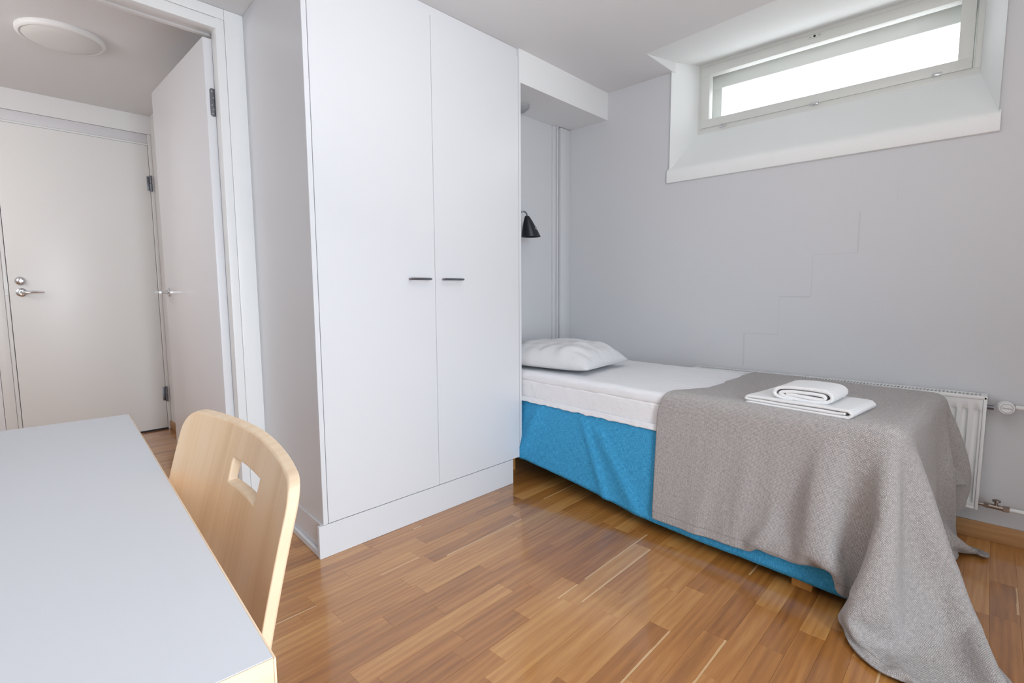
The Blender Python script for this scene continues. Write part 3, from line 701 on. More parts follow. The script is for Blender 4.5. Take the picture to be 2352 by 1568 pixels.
# pillow
def make_pillow(cx, cy, z0, w, l, h, rot):
    root = empty('pillow', (cx, cy, z0), 'plump white pillow at the head of the bed beside the wardrobe', 'pillow')
    n = 56; vs = []; fs = []
    mt = Matrix.Translation((cx, cy, z0)) @ Matrix.Rotation(rot, 4, 'Z')
    for side in (1, -1):
        rows = []
        for j in range(n + 1):
            row = []
            for i in range(n + 1):
                a, b = i / n * 2 - 1, j / n * 2 - 1
                pa = 1 - .085 * (1 - abs(b) ** 2.2) * 1; pb = 1 - .085 * (1 - abs(a) ** 2.2)
                # edges drawn in between the corners
                x = a * w / 2 * (1 - .07 * (1 - b * b) * abs(a) ** 3); y = b * l / 2 * (1 - .06 * (1 - a * a) * abs(b) ** 3)
                e = max(0, (1 - a ** 4)) ** .62 * max(0, (1 - b ** 4)) ** .62
                wr = .011 * noise.noise(Vector((x * 11, y * 11, 4 + side))) + .009 * noise.noise(Vector((x * 25 + y * 8, y * 14, 9)))
                ed = 1 - e; wr += .006 * math.sin(24 * a + 5 * b) * max(0, -b) ** 3 * e + .006 * math.sin(20 * b + 3 * a) * max(0, -a) ** 3 * e
                z = (h * .80 * e + wr * e * 1.2) if side > 0 else -(h * .20) * e
                z += h * .24
                if side < 0: z = max(z, .004)
                lift = 0
                row.append(mt @ Vector((x, y, z + lift)))
            rows.append(row)
        if side < 0: rows = rows[::-1]
        gm = rows; vs.append(gm)
    me = bpy.data.meshes.new('case'); V = []; F = []
    for g in vs:
        o0 = len(V); 
        for r in g: V += [tuple(p) for p in r]
        for j in range(n):
            for i in range(n): a = o0 + j * (n + 1) + i; F.append((a, a + 1, a + n + 2, a + n + 1))
    me.from_pydata(V, [], F); bm = bmesh.new(); bm.from_mesh(me); bmesh.ops.remove_doubles(bm, verts=bm.verts, dist=.0004); bmesh.ops.recalc_face_normals(bm, faces=bm.faces); bm.to_mesh(me); bm.free()
    link('pillowcase', me, M['pillow'], root, 179)
    return root
make_pillow(2.256, 1.745, .610, .478, .600, .138, R(5))

# ---------------------------------------------------------------- blanket draped over the foot of the bed
BN_U, BN_V = 84, 72
DROP = [
2940,25,29,37,35,41,38,45,41,47,41,47,39,44,36,39,37,39,37,39,35,38,38,27,34,34,33,30,25,33,30,30,19,4,38,41,40,42,40,36,25,33,36,42,41,44,40,43,40,38,32,19,33,39,37,41,39,41,41,43,42,20,19,25,-5,-6,-3,-5,-6,-2,3,5,5,7,6,8,7,8,7,8,7,8,7,7,
2948,34,34,34,35,36,37,38,40,39,40,40,38,38,37,37,37,38,37,37,35,36,33,34,35,33,31,31,32,37,21,28,30,32,37,35,36,38,34,37,40,39,31,37,40,39,40,40,35,38,39,39,30,36,37,37,39,39,39,37,28,7,19,31,5,-6,-6,7,6,6,4,4,5,6,6,8,7,8,7,8,7,8,7,8,
2969,29,32,35,36,37,36,30,35,40,39,27,34,36,36,36,37,37,36,37,34,35,34,34,34,34,35,34,32,33,26,36,33,30,36,37,40,38,39,37,37,35,40,37,35,37,39,38,40,38,40,38,40,35,33,38,39,35,27,27,14,24,37,40,-1,-2,-2,1,5,6,7,8,6,6,7,7,7,8,8,7,8,7,8,8,
2978,34,35,36,36,36,37,34,23,34,39,37,19,25,32,35,37,36,36,36,34,35,33,35,34,35,34,35,35,31,33,35,36,34,39,38,39,38,38,39,39,40,38,30,40,40,36,37,38,40,41,40,37,37,38,38,34,16,19,26,31,40,38,24,0,1,2,6,6,7,7,8,7,7,7,8,7,8,8,8,8,8,8,8,
2996,35,35,36,36,36,36,37,24,24,32,40,34,17,23,25,31,33,34,33,34,34,34,35,35,34,35,34,34,35,37,37,36,38,40,39,39,39,39,39,40,39,38,35,39,39,35,40,36,40,40,39,40,39,38,37,29,17,15,31,38,39,29,23,5,6,6,8,7,8,7,8,7,7,8,8,7,4,6,6,9,7,9,8,
3015,35,35,36,36,36,37,37,32,20,24,32,38,34,25,19,20,24,28,28,31,31,33,34,35,36,35,35,35,37,37,38,38,39,40,40,40,39,39,39,39,39,39,39,40,34,40,39,35,40,40,39,38,40,39,36,24,12,27,38,39,31,28,33,7,8,7,8,7,8,8,8,7,7,8,8,1,-7,5,8,10,8,10,8,
3035,35,35,35,36,37,36,37,36,26,21,25,31,39,35,26,21,17,19,21,23,25,29,31,34,36,37,37,36,37,38,39,38,39,40,40,40,39,39,40,39,39,39,40,39,37,39,39,37,40,38,37,40,38,40,36,19,18,35,40,34,32,35,36,7,8,7,7,8,7,7,9,9,8,3,-2,-5,-4,7,8,9,10,8,9,
3057,33,35,36,36,36,37,37,36,33,24,22,25,32,36,37,28,21,16,15,15,18,21,25,30,35,36,40,39,37,39,39,38,38,39,40,39,39,39,40,39,39,40,39,40,39,40,38,38,38,35,39,38,39,40,37,16,28,40,34,36,37,38,33,5,6,6,7,8,9,10,8,4,0,-3,-4,-1,4,7,9,9,9,9,8,
3081,30,34,36,36,36,37,37,36,36,29,24,23,25,31,37,37,30,19,14,12,11,13,16,24,30,35,39,40,40,40,38,39,37,38,40,39,38,39,40,39,40,40,40,40,39,40,38,40,34,36,40,37,39,39,39,19,36,36,36,38,39,38,22,4,8,8,11,9,8,3,0,-2,-2,-2,2,5,8,8,10,9,11,9,12,
3112,22,33,34,36,37,36,37,37,36,33,29,24,22,24,30,36,40,27,19,11,9,7,9,14,24,31,37,40,40,40,40,40,38,36,39,40,39,37,40,37,42,39,41,40,40,40,42,38,29,38,39,39,36,40,28,37,39,35,39,37,33,24,29,10,11,9,8,4,1,-1,-2,-2,1,3,7,7,9,9,10,10,11,11,9,
3147,10,34,30,36,36,37,37,36,36,34,32,29,25,23,21,26,37,38,26,16,9,5,3,7,16,25,34,39,41,40,39,40,39,38,37,40,39,38,38,39,41,40,40,40,40,40,40,37,31,40,39,39,35,40,34,39,38,39,37,30,24,27,39,10,9,6,2,-1,-2,-1,0,3,5,7,10,9,10,10,11,11,11,8,3,
3190,-11,36,26,36,36,36,37,37,35,34,33,31,28,26,24,21,12,38,38,26,13,6,0,1,9,20,29,37,41,40,38,40,39,40,37,38,40,39,38,38,40,40,40,40,40,40,37,35,37,40,39,40,34,40,39,40,39,37,29,23,27,35,40,8,5,2,-1,-2,-1,1,5,6,10,9,10,10,12,11,11,9,5,-1,-5,
3181,14,36,30,34,37,36,37,37,33,30,33,33,30,26,16,11,17,30,39,37,23,11,1,-2,2,13,25,34,40,40,39,38,39,40,39,37,40,39,39,38,40,40,40,40,39,39,37,37,38,40,39,39,36,40,41,39,40,32,23,24,34,39,35,5,2,-1,-2,0,3,6,9,10,11,10,12,11,12,9,5,0,-4,-8,-9,
3179,32,36,37,31,36,36,37,36,32,28,27,32,32,29,23,13,8,17,31,40,35,19,8,-2,-4,7,20,30,39,40,39,38,39,39,40,38,38,40,39,38,40,40,39,40,40,40,37,36,38,40,39,40,38,40,40,40,37,24,22,31,39,39,29,3,-1,-2,0,4,9,10,12,11,11,11,12,10,7,2,-3,-6,-8,-7,-6,
3191,36,35,37,36,34,36,37,34,30,27,23,26,31,31,27,21,13,7,18,32,40,29,16,4,-6,1,14,27,36,40,40,38,37,40,39,39,38,40,40,38,39,40,40,40,40,40,38,36,38,40,39,39,39,41,40,39,31,22,27,36,40,37,23,0,-1,0,7,10,12,12,12,11,13,11,8,3,-1,-5,-6,-7,-5,-4,-2,
3212,33,31,35,38,37,37,34,29,28,27,25,22,25,30,29,25,20,14,7,21,30,37,27,12,-2,-4,8,23,33,40,40,38,38,38,40,39,39,39,39,39,39,40,40,40,40,40,39,35,38,40,40,39,39,41,40,36,25,25,32,39,40,34,16,-1,2,8,12,12,13,11,13,12,11,6,1,-2,-5,-4,-5,-2,-1,1,3,
3237,31,24,34,38,38,33,21,15,34,32,29,26,23,25,27,26,23,20,17,20,2,36,36,23,7,-5,2,18,31,39,40,39,37,38,39,40,39,39,39,39,40,40,40,40,40,40,40,34,39,40,39,39,40,40,41,30,26,28,36,40,39,33,6,4,11,13,14,12,13,13,13,8,4,-1,-3,-3,-3,-1,0,2,4,7,10,
3269,26,9,36,39,34,24,5,15,32,34,33,30,28,24,25,25,23,16,11,11,15,30,38,33,19,2,-3,13,28,37,40,40,38,37,39,39,40,39,39,38,41,40,40,40,41,40,43,30,39,40,39,40,39,40,32,35,26,32,39,39,36,16,21,13,14,14,15,14,15,11,7,2,-1,-2,-2,1,3,5,7,9,12,12,15,
3301,26,-11,36,38,30,12,8,4,27,33,34,33,32,28,26,25,23,18,11,8,13,25,35,38,29,12,-1,7,25,35,40,40,38,37,39,39,40,39,39,40,40,40,40,40,40,39,39,36,40,40,39,39,40,39,35,31,27,35,39,39,30,15,34,15,16,15,17,14,11,5,1,-1,0,2,4,7,9,11,14,14,17,13,13,
3341,19,-21,18,39,20,-1,13,7,21,29,34,34,33,32,30,27,24,20,13,8,9,19,31,38,35,24,7,3,20,34,39,40,39,38,38,39,40,39,39,40,40,39,40,40,40,39,38,38,40,40,39,40,40,38,34,29,30,37,40,37,24,24,37,17,16,18,16,11,5,1,1,2,5,7,10,11,14,14,19,16,16,10,1,
3379,15,-24,-7,31,11,-4,11,14,18,25,30,33,34,33,33,30,27,24,16,10,7,14,25,35,38,32,17,4,16,32,39,40,39,38,38,39,40,39,40,39,40,40,40,39,40,40,38,39,39,40,40,40,39,38,34,29,33,39,39,34,23,32,38,19,18,17,12,6,1,2,4,7,10,11,15,15,18,18,19,13,7,-4,-14,
3425,1,-22,-17,-3,4,8,11,13,16,20,26,31,33,33,33,33,31,27,22,14,7,9,19,31,38,36,28,11,12,29,38,40,40,38,38,39,39,40,39,40,40,40,39,40,40,39,39,39,40,39,40,40,39,38,35,29,35,39,38,31,27,37,37,20,19,14,8,2,3,5,10,11,14,15,19,19,20,17,10,0,-12,-21,-21,
3470,-13,-18,-15,-11,-7,1,4,7,13,16,21,27,30,33,33,33,33,31,27,20,11,7,14,25,35,39,35,19,13,25,38,40,39,39,38,39,40,39,40,40,39,40,40,40,39,40,39,39,40,40,40,40,39,37,37,30,36,39,38,29,32,38,38,21,17,9,5,3,7,10,14,16,18,19,22,19,15,2,-8,-20,-22,-15,-15,
3490,-11,-9,-8,-9,-15,-8,-4,1,6,11,16,21,27,30,33,33,33,32,31,26,19,9,9,19,32,38,39,29,16,23,36,40,39,40,38,39,39,40,40,39,40,40,40,40,39,40,40,39,39,40,40,40,39,38,37,30,37,40,36,31,36,38,37,21,14,6,4,8,12,15,18,19,22,22,20,10,-4,-17,-24,-20,-16,-20,-21,
3528,-9,-9,-9,-7,-17,-12,-10,-7,-2,3,9,15,21,26,30,32,33,32,33,31,26,16,9,13,26,37,41,35,22,22,35,40,40,39,39,39,39,40,40,39,40,40,41,40,40,40,39,39,40,40,40,39,40,38,39,30,39,39,36,32,38,40,36,18,10,5,8,13,18,19,22,23,23,16,6,-11,-22,-24,-20,-22,-23,-23,-21,
3569,-9,-10,-11,-10,-12,-13,-11,-11,-8,-5,0,6,13,19,26,29,33,32,33,32,31,24,15,10,21,33,41,39,29,24,33,40,39,40,39,39,39,40,40,39,41,40,40,40,41,40,44,35,39,40,40,40,39,39,35,36,39,39,35,35,39,38,37,14,8,8,15,18,22,23,25,21,16,0,-16,-24,-23,-23,-25,-24,-23,-18,-15,
3597,-10,-8,-9,-9,-10,-9,-9,-11,-11,-10,-7,-2,3,10,17,23,30,31,33,31,33,30,25,13,14,29,40,41,35,27,33,40,39,40,39,40,39,40,40,40,40,40,41,40,40,40,40,40,40,40,40,39,40,38,37,38,39,39,35,38,38,39,34,11,9,15,21,23,25,24,23,12,-4,-19,-26,-24,-26,-25,-23,-19,-14,-8,-4,
3606,-10,-8,-6,-6,-6,-4,-4,-4,-7,-10,-10,-9,-4,0,7,13,22,28,31,32,32,31,33,21,14,23,38,42,39,31,33,40,40,39,40,39,40,40,40,40,40,41,40,40,41,40,40,40,40,40,40,40,39,39,38,39,39,39,36,39,38,38,30,11,15,22,25,26,26,21,11,-6,-21,-26,-26,-26,-24,-19,-14,-7,-1,4,7,
3627,-6,-6,-5,-5,-5,-6,-5,-5,-6,1,-8,-9,-9,-7,-3,2,10,20,25,30,32,31,34,31,20,19,35,42,41,36,34,40,40,40,40,39,40,40,40,41,40,41,40,41,40,40,41,40,40,40,41,40,40,39,39,39,40,39,38,39,38,37,26,15,24,26,28,25,22,9,-7,-21,-27,-26,-26,-20,-15,-5,0,6,10,9,14,
3667,-6,-5,-5,-5,-6,-5,-6,-6,-5,-6,-6,-6,-6,-8,-7,-5,-6,9,16,22,28,31,34,35,28,20,32,42,41,39,37,40,40,40,40,40,40,40,41,40,41,41,41,40,41,40,41,40,41,40,41,40,40,40,40,40,39,40,39,38,38,36,25,24,28,28,27,21,10,-5,-21,-26,-27,-23,-13,-5,5,6,6,8,14,16,15,
3690,1,0,-2,-4,-5,-5,-6,-5,-5,-6,-6,-7,-8,-6,-7,-2,-18,-3,5,11,19,24,33,34,34,26,31,41,43,41,39,41,40,41,41,40,40,41,41,40,41,41,41,40,41,41,41,40,41,41,41,40,41,40,41,40,41,40,39,39,38,35,30,29,29,27,22,11,-5,-18,-26,-24,-15,-5,7,4,5,5,14,17,17,16,16,
3694,1,1,1,1,2,1,-1,-2,-3,-4,-6,-6,-7,-7,-8,-9,-9,-8,-5,2,9,14,24,31,34,30,34,41,43,43,41,41,41,41,42,40,41,41,41,41,42,40,42,40,41,41,41,40,42,40,42,40,42,41,41,41,41,40,40,40,38,35,35,30,28,22,12,-1,-16,-22,-18,-7,4,3,3,6,14,17,19,17,15,9,0,
3681,14,5,1,1,1,2,1,1,2,1,1,-2,-4,-5,-6,-7,-10,-9,-7,-4,1,5,11,20,30,30,36,43,46,44,43,42,43,41,42,41,42,40,42,41,42,41,41,41,41,41,41,41,42,40,42,41,42,41,42,41,42,41,42,40,41,37,35,28,23,14,1,-11,-18,-12,1,1,2,10,14,17,19,18,15,9,4,1,-3,
3645,17,16,16,12,1,1,2,1,1,2,1,2,2,0,-4,-2,-5,-6,-6,-5,-3,1,3,9,19,18,35,49,50,45,45,42,44,42,42,41,43,41,42,41,42,41,42,41,42,40,42,41,41,41,42,41,43,41,42,42,42,41,44,41,44,40,30,22,16,5,-6,-11,-7,1,4,11,14,16,18,17,15,10,5,0,0,0,-4,
3617,7,16,17,17,18,10,6,5,3,2,1,2,1,2,-2,3,1,-2,-4,-5,0,0,-1,3,8,7,34,50,52,45,47,43,45,41,44,41,43,41,43,41,42,41,42,41,42,41,41,41,42,41,42,41,43,41,43,41,44,41,44,42,48,42,29,11,7,0,-4,-2,4,9,14,15,16,15,14,11,7,2,0,0,-1,-6,-8,
3640,-27,-6,13,17,19,15,12,8,7,15,6,5,2,2,-7,6,5,1,-2,-5,1,1,1,0,3,11,35,45,50,45,46,42,45,42,43,41,43,41,43,41,42,42,42,41,41,41,41,41,41,41,42,41,42,42,43,41,43,42,44,42,47,42,30,8,5,2,3,7,12,13,15,13,12,10,8,6,3,0,-2,-5,-7,-9,-8,
3668,-32,-32,-14,13,17,16,15,12,12,11,11,10,10,9,7,1,1,2,3,1,-2,-1,-2,0,0,16,35,43,48,44,46,42,45,42,43,41,43,41,42,41,43,41,42,40,42,40,42,40,42,40,42,41,42,41,43,41,44,41,44,42,44,41,32,12,6,6,10,11,13,12,10,10,8,6,4,2,-2,-4,-6,-8,-9,-9,-9,
3696,-34,-33,-38,-7,8,13,13,12,12,11,12,10,11,9,10,7,8,6,5,5,2,1,0,1,2,20,39,43,47,43,44,41,44,42,42,41,42,40,42,41,42,41,42,40,41,40,41,40,41,40,41,41,42,40,43,39,45,39,45,41,45,41,34,15,8,8,11,11,10,10,9,7,4,3,-1,-3,-5,-6,-8,-8,-8,-8,-8,
3706,-31,-38,-34,-18,-2,7,9,10,9,10,10,9,9,9,8,8,8,8,8,7,8,8,9,6,4,23,39,43,46,49,38,42,43,41,42,41,41,41,41,40,42,40,42,40,41,40,40,40,41,39,41,39,43,36,47,41,44,41,43,41,43,41,35,18,7,8,9,9,9,7,5,3,0,-2,-3,-5,-5,-6,-6,-6,-6,-6,-5,
3711,-25,-38,-32,-23,-7,3,6,8,8,8,8,8,8,7,8,9,9,9,10,9,12,10,11,8,8,26,41,43,46,44,43,48,36,44,37,43,38,41,39,41,40,40,41,40,41,40,40,40,40,40,41,40,40,41,41,42,42,40,44,41,43,41,36,20,6,6,5,6,5,3,0,0,-1,-2,-3,-3,-3,-3,-3,-3,-3,1,0,
3719,-25,-31,-30,-33,-4,2,5,6,7,7,7,7,7,8,8,9,9,10,10,11,11,10,10,9,9,26,41,43,47,48,37,41,42,41,41,40,40,41,40,40,40,40,40,41,43,39,39,40,40,40,41,39,41,39,42,37,46,41,44,40,42,41,37,21,5,4,2,1,0,0,1,0,-1,0,-1,-1,-1,-2,1,0,0,1,0,
3719,-39,-29,-25,-14,3,5,5,4,6,5,6,6,7,6,7,8,8,9,9,10,11,10,9,7,10,28,42,44,45,44,41,44,38,41,39,41,39,41,39,41,40,39,41,39,42,40,40,40,40,40,40,40,41,40,40,41,41,41,42,41,42,41,38,22,5,2,1,0,0,-1,0,0,0,1,0,0,0,1,0,0,1,0,0,
3720,-40,-30,-11,0,5,6,5,5,5,5,5,6,6,6,6,7,8,7,8,7,6,6,4,5,10,28,42,43,46,48,36,40,41,41,40,40,41,40,40,40,40,40,40,40,41,41,40,40,40,40,40,39,41,39,41,39,42,38,45,40,43,41,37,23,6,2,1,0,-1,0,0,0,0,1,2,2,3,4,4,4,3,2,2,
3724,-41,-18,8,3,5,4,4,5,5,5,5,4,6,5,6,5,5,5,4,4,2,2,1,2,11,30,42,44,45,43,41,41,39,41,39,40,40,40,40,40,40,40,40,39,40,41,44,38,40,40,40,40,40,40,40,40,41,40,41,41,42,41,38,24,6,2,1,2,1,1,2,2,2,3,3,3,4,4,4,3,3,3,2,
3729,-40,0,0,-8,16,10,6,6,6,4,5,5,4,4,4,3,3,2,1,2,0,1,0,0,12,29,42,43,46,47,36,39,41,41,40,40,40,40,40,40,40,40,40,40,41,40,41,40,40,40,40,40,40,40,40,39,41,39,43,40,42,41,38,25,6,2,2,2,3,4,3,4,2,3,3,3,3,3,3,2,3,2,2,
3730,-39,-14,5,7,20,12,8,6,5,5,4,3,3,2,2,2,2,1,1,1,0,1,0,0,12,29,43,43,45,44,40,40,39,41,39,41,40,40,39,40,40,40,40,40,41,39,39,41,44,39,39,40,40,40,40,40,40,41,40,41,41,41,38,25,8,2,1,1,2,3,2,3,3,3,3,2,3,3,3,2,3,2,1,
3736,-40,-10,15,9,10,7,7,7,6,4,3,3,2,1,2,2,2,1,1,1,0,1,0,0,12,29,42,42,46,48,36,39,41,40,40,40,41,40,40,40,40,40,39,40,40,40,41,40,41,40,40,40,40,40,40,40,40,39,43,40,41,41,38,25,8,1,1,1,0,1,1,1,1,2,1,2,2,1,2,2,2,2,2,
3739,-39,0,1,-4,11,7,9,9,8,7,5,4,3,3,2,1,1,2,0,1,1,1,1,1,12,29,43,42,44,43,44,39,39,41,36,41,44,38,40,40,40,40,39,40,40,40,41,39,39,41,44,39,39,40,40,40,40,41,40,40,42,40,39,25,8,2,0,0,0,0,-1,0,0,0,0,1,0,1,0,1,0,0,0,
3742,-40,-16,2,4,10,11,10,10,7,5,5,3,4,2,3,2,2,2,3,1,2,1,1,1,12,30,42,42,43,42,43,40,39,40,43,36,40,41,41,41,40,40,40,40,40,40,40,40,40,41,41,40,40,39,40,40,41,39,41,41,41,40,39,25,8,2,1,0,1,0,-1,0,-1,0,0,0,0,0,0,0,0,0,1,
3742,-40,-16,7,9,16,15,13,8,5,4,2,1,2,2,2,1,1,2,1,1,0,1,1,0,13,30,43,42,45,43,39,41,37,39,41,40,38,42,43,39,40,40,40,40,40,39,41,39,41,39,40,41,44,38,40,40,40,40,40,40,42,40,39,25,8,2,2,1,2,2,1,1,1,0,0,-1,-1,-2,-2,-2,-2,0,1,
3740,-37,-2,14,12,17,10,6,2,2,2,2,2,2,2,1,2,1,1,1,1,1,1,0,0,13,30,42,43,43,41,43,40,41,37,40,40,40,39,40,41,42,40,41,40,39,40,40,40,40,40,41,41,40,40,39,41,40,39,42,40,41,41,38,25,8,3,1,2,3,3,4,3,3,2,1,1,-1,0,-2,-3,-5,-4,-5,
3731,-12,10,15,9,7,2,2,1,2,2,2,2,2,1,1,2,1,1,1,1,1,1,1,1,12,30,43,43,44,44,39,41,37,38,41,40,40,39,40,41,42,40,40,40,40,40,40,40,40,39,42,38,42,40,40,41,40,40,40,40,42,40,39,25,8,3,1,2,3,2,4,3,4,3,4,2,2,2,0,0,-1,-3,-4,
3747,7,3,2,2,2,0,0,0,-1,0,0,2,1,3,2,2,3,3,2,3,3,2,1,1,12,30,42,43,43,42,42,41,40,37,40,40,40,40,40,40,40,41,41,41,40,40,40,40,39,41,40,39,42,40,40,40,40,40,41,40,41,41,38,25,8,2,2,1,2,2,3,3,3,4,3,3,3,3,2,1,1,0,-1,
3756,3,1,0,-3,-4,-2,-1,0,1,3,3,3,4,3,4,4,3,3,4,2,2,2,1,1,12,31,42,43,44,44,40,40,38,38,40,40,40,40,39,40,41,41,42,39,41,39,40,40,40,40,41,38,40,41,44,39,39,40,41,40,41,41,38,26,7,2,1,1,1,1,1,2,2,3,4,3,3,4,3,2,2,1,1,
3747,0,1,-1,-1,0,2,4,3,5,4,5,4,4,3,4,2,3,2,1,1,1,2,0,1,11,30,42,43,43,42,43,41,39,38,39,41,39,40,40,40,40,40,41,41,41,40,40,40,40,40,39,40,41,40,42,39,41,39,41,40,42,40,38,26,7,2,0,1,0,1,0,1,0,1,1,2,3,3,4,3,4,2,2,
3760,2,0,0,1,2,3,3,3,4,3,3,2,2,2,2,1,1,1,1,1,1,1,1,0,11,30,43,43,44,45,39,40,38,38,40,40,40,40,40,40,40,40,41,41,42,39,40,39,40,40,40,40,41,39,39,42,44,38,40,40,41,41,38,26,7,2,0,0,0,0,0,0,0,1,0,1,1,1,1,1,3,3,2,
3751,2,2,3,3,4,5,6,4,3,2,2,2,2,2,1,2,1,1,1,2,1,1,0,0,11,29,43,43,43,42,42,42,39,38,40,40,40,40,39,40,40,40,41,40,41,40,41,40,40,40,40,40,40,40,40,41,41,40,40,41,41,41,38,25,7,2,0,0,0,0,-1,0,0,0,0,0,0,0,1,0,0,1,1,
3769,2,2,2,2,2,2,2,2,2,1,2,2,2,2,2,1,2,1,1,1,1,1,0,1,10,30,42,44,44,45,38,42,38,39,39,40,40,40,39,40,40,40,41,40,42,40,40,40,40,40,40,39,40,40,41,39,39,41,44,41,41,39,39,25,8,1,0,0,1,0,1,0,1,0,0,0,0,0,-2,-1,0,0,0,
3772,2,2,2,2,2,2,2,2,2,2,2,2,1,2,1,2,1,1,1,2,1,1,0,1,10,29,42,44,43,42,41,41,41,39,39,40,40,40,40,40,40,40,40,39,40,41,42,40,40,40,40,40,40,40,40,40,40,41,41,40,42,41,38,25,8,1,0,0,0,1,0,0,-1,0,0,0,0,0,0,0,0,0,0,
3776,2,1,2,2,2,0,1,0,0,0,1,2,2,2,3,2,3,2,2,2,3,1,1,1,10,29,43,44,44,46,36,40,41,40,38,41,39,41,39,40,40,40,40,40,40,41,42,39,40,40,40,40,40,39,41,39,41,39,42,41,41,41,39,25,8,1,0,0,0,0,-1,0,0,1,1,1,1,2,4,2,0,-9,-2,
3777,-1,-2,-2,0,0,0,1,2,3,3,4,4,4,4,3,3,3,2,3,1,2,1,1,0,10,28,43,44,44,42,41,39,41,40,39,41,40,40,39,40,40,40,40,40,40,40,41,40,41,41,39,40,40,40,40,40,40,40,41,41,41,41,39,25,8,1,0,1,1,1,1,1,2,2,2,1,2,2,1,1,1,-5,-8,
3762,0,0,2,2,4,4,5,4,6,5,5,4,3,3,2,2,1,2,1,1,0,1,0,1,9,29,43,44,44,46,36,39,41,40,38,42,40,40,39,41,39,41,39,40,40,40,42,40,41,39,40,40,40,40,40,40,40,39,42,40,42,41,38,26,8,2,1,1,2,2,2,2,2,1,2,2,2,1,2,1,0,-1,-4,
3767,0,3,3,5,4,5,4,4,3,3,1,2,2,2,1,2,2,1,2,2,2,1,1,1,8,28,43,45,45,42,41,40,38,42,37,40,42,40,40,40,40,39,40,40,40,40,39,42,41,41,40,40,40,40,40,39,41,40,40,41,41,41,38,26,8,2,2,1,2,1,2,0,1,1,0,1,1,2,2,2,2,1,-1,
3770,4,4,3,3,3,3,2,3,2,3,2,3,3,2,3,2,2,2,2,2,1,1,1,0,9,28,43,45,45,45,36,38,40,39,42,38,41,40,41,41,41,39,40,39,40,40,40,41,42,40,40,40,40,39,40,40,40,40,41,40,42,40,39,26,8,2,0,1,0,0,-1,0,0,0,1,1,2,3,3,3,3,1,0,
3786,5,3,3,2,2,2,2,2,2,2,2,2,2,2,2,2,1,2,1,1,1,1,-1,0,8,27,43,45,46,43,40,40,38,41,39,39,40,41,40,41,41,39,40,40,39,40,40,40,40,41,42,40,40,40,40,40,40,40,40,41,41,41,38,26,8,1,-1,0,0,0,0,0,2,2,3,3,4,3,1,0,-2,-1,-1,
3795,2,2,2,2,1,2,2,2,2,2,2,2,2,2,2,2,1,2,1,1,1,1,0,0,7,27,44,45,46,46,36,39,40,37,42,39,40,39,42,39,41,40,41,40,39,40,40,40,41,41,42,39,40,40,40,39,41,39,41,41,41,40,39,26,8,1,0,1,2,2,3,2,2,2,1,0,0,-2,-6,-3,-1,2,3,
3798,2,2,2,2,2,2,2,2,2,1,2,2,2,2,2,1,2,1,1,1,2,1,0,0,6,27,43,45,47,43,41,40,37,39,40,40,40,40,41,40,41,40,40,40,40,40,40,39,41,40,40,41,42,40,39,40,40,40,41,40,41,41,38,26,8,3,4,2,1,2,1,0,0,0,0,-2,-7,-3,0,2,7,3,0,
3801,2,2,2,2,2,2,2,2,2,2,2,2,2,1,2,2,1,2,1,1,1,1,0,0,6,26,43,46,47,47,37,38,40,38,40,40,40,40,40,40,40,41,41,40,40,40,39,40,40,41,41,41,41,39,40,40,40,40,41,40,41,41,38,26,8,2,-1,0,1,1,2,1,3,0,-5,-4,0,1,7,2,0,-7,-2,
3805,2,2,1,2,2,2,2,2,2,2,2,2,2,1,2,2,1,1,1,1,2,1,0,1,4,25,42,47,47,45,41,40,37,39,40,40,40,40,40,40,40,41,42,39,40,40,40,40,40,40,40,40,42,40,40,41,40,40,41,40,41,41,38,25,8,3,2,1,1,0,0,0,-1,-6,0,2,4,1,0,-6,0,0,6,
3808,2,2,2,2,2,2,2,1,2,2,2,2,2,2,1,2,1,2,1,1,1,1,1,0,3,23,43,47,48,51,35,39,40,39,39,40,40,40,40,40,41,39,42,39,40,41,40,40,40,40,41,40,42,39,40,40,41,39,42,40,42,40,38,25,8,4,0,0,-2,-2,0,0,0,0,4,0,-2,2,-3,0,3,0,-3,
3811,2,2,2,2,2,2,2,2,2,2,2,1,2,2,2,1,2,1,2,1,1,1,0,0,2,21,40,48,48,46,44,42,37,39,40,40,40,40,40,40,41,40,41,41,39,41,39,40,40,40,41,39,40,41,41,41,41,41,41,40,41,41,37,25,7,1,0,-1,0,1,0,0,0,0,0,-1,1,0,0,0,0,0,0,
3815,2,1,2,2,2,2,2,2,2,2,2,2,2,1,2,2,1,1,1,1,1,1,0,0,2,19,37,47,50,46,46,40,42,40,39,41,40,40,40,39,41,39,38,41,43,41,41,40,40,39,40,39,38,41,44,41,42,41,41,40,41,40,37,24,5,0,0,0,0,0,0,0,0,0,0,0,0,0,0,0,0,0,0,
-140,-38,-27,-27,-21,-20,-14,-11,-6,0,3,10,13,18,19,28,11,19,19,22,20,25,26,20,15,21,24,28,32,-6,14,27,35,42,-24,-18,-6,2,7,19,35,-34,-18,-12,-6,-2,1,5,10,21,32,-40,-23,-17,-14,-12,-11,-9,-6,3,18,-42,-34,-36,-9,-12,-7,-8,-5,-7,-6,-6,-4,-5,-4,-4,-2,-2,-1,0,0,1,0,0,
-140,-21,-19,-19,-19,-17,-16,-13,-4,4,4,8,13,17,19,20,17,19,19,20,21,23,22,21,20,20,22,21,22,16,10,20,20,20,2,-1,-1,2,4,2,4,0,-2,-11,-7,0,1,6,2,4,3,-7,-7,-15,-15,-12,-9,-8,-7,-7,-30,-38,-36,-25,-2,0,1,-2,-3,-4,-4,-5,-4,-4,-4,-3,-3,-2,0,0,1,0,0,0,
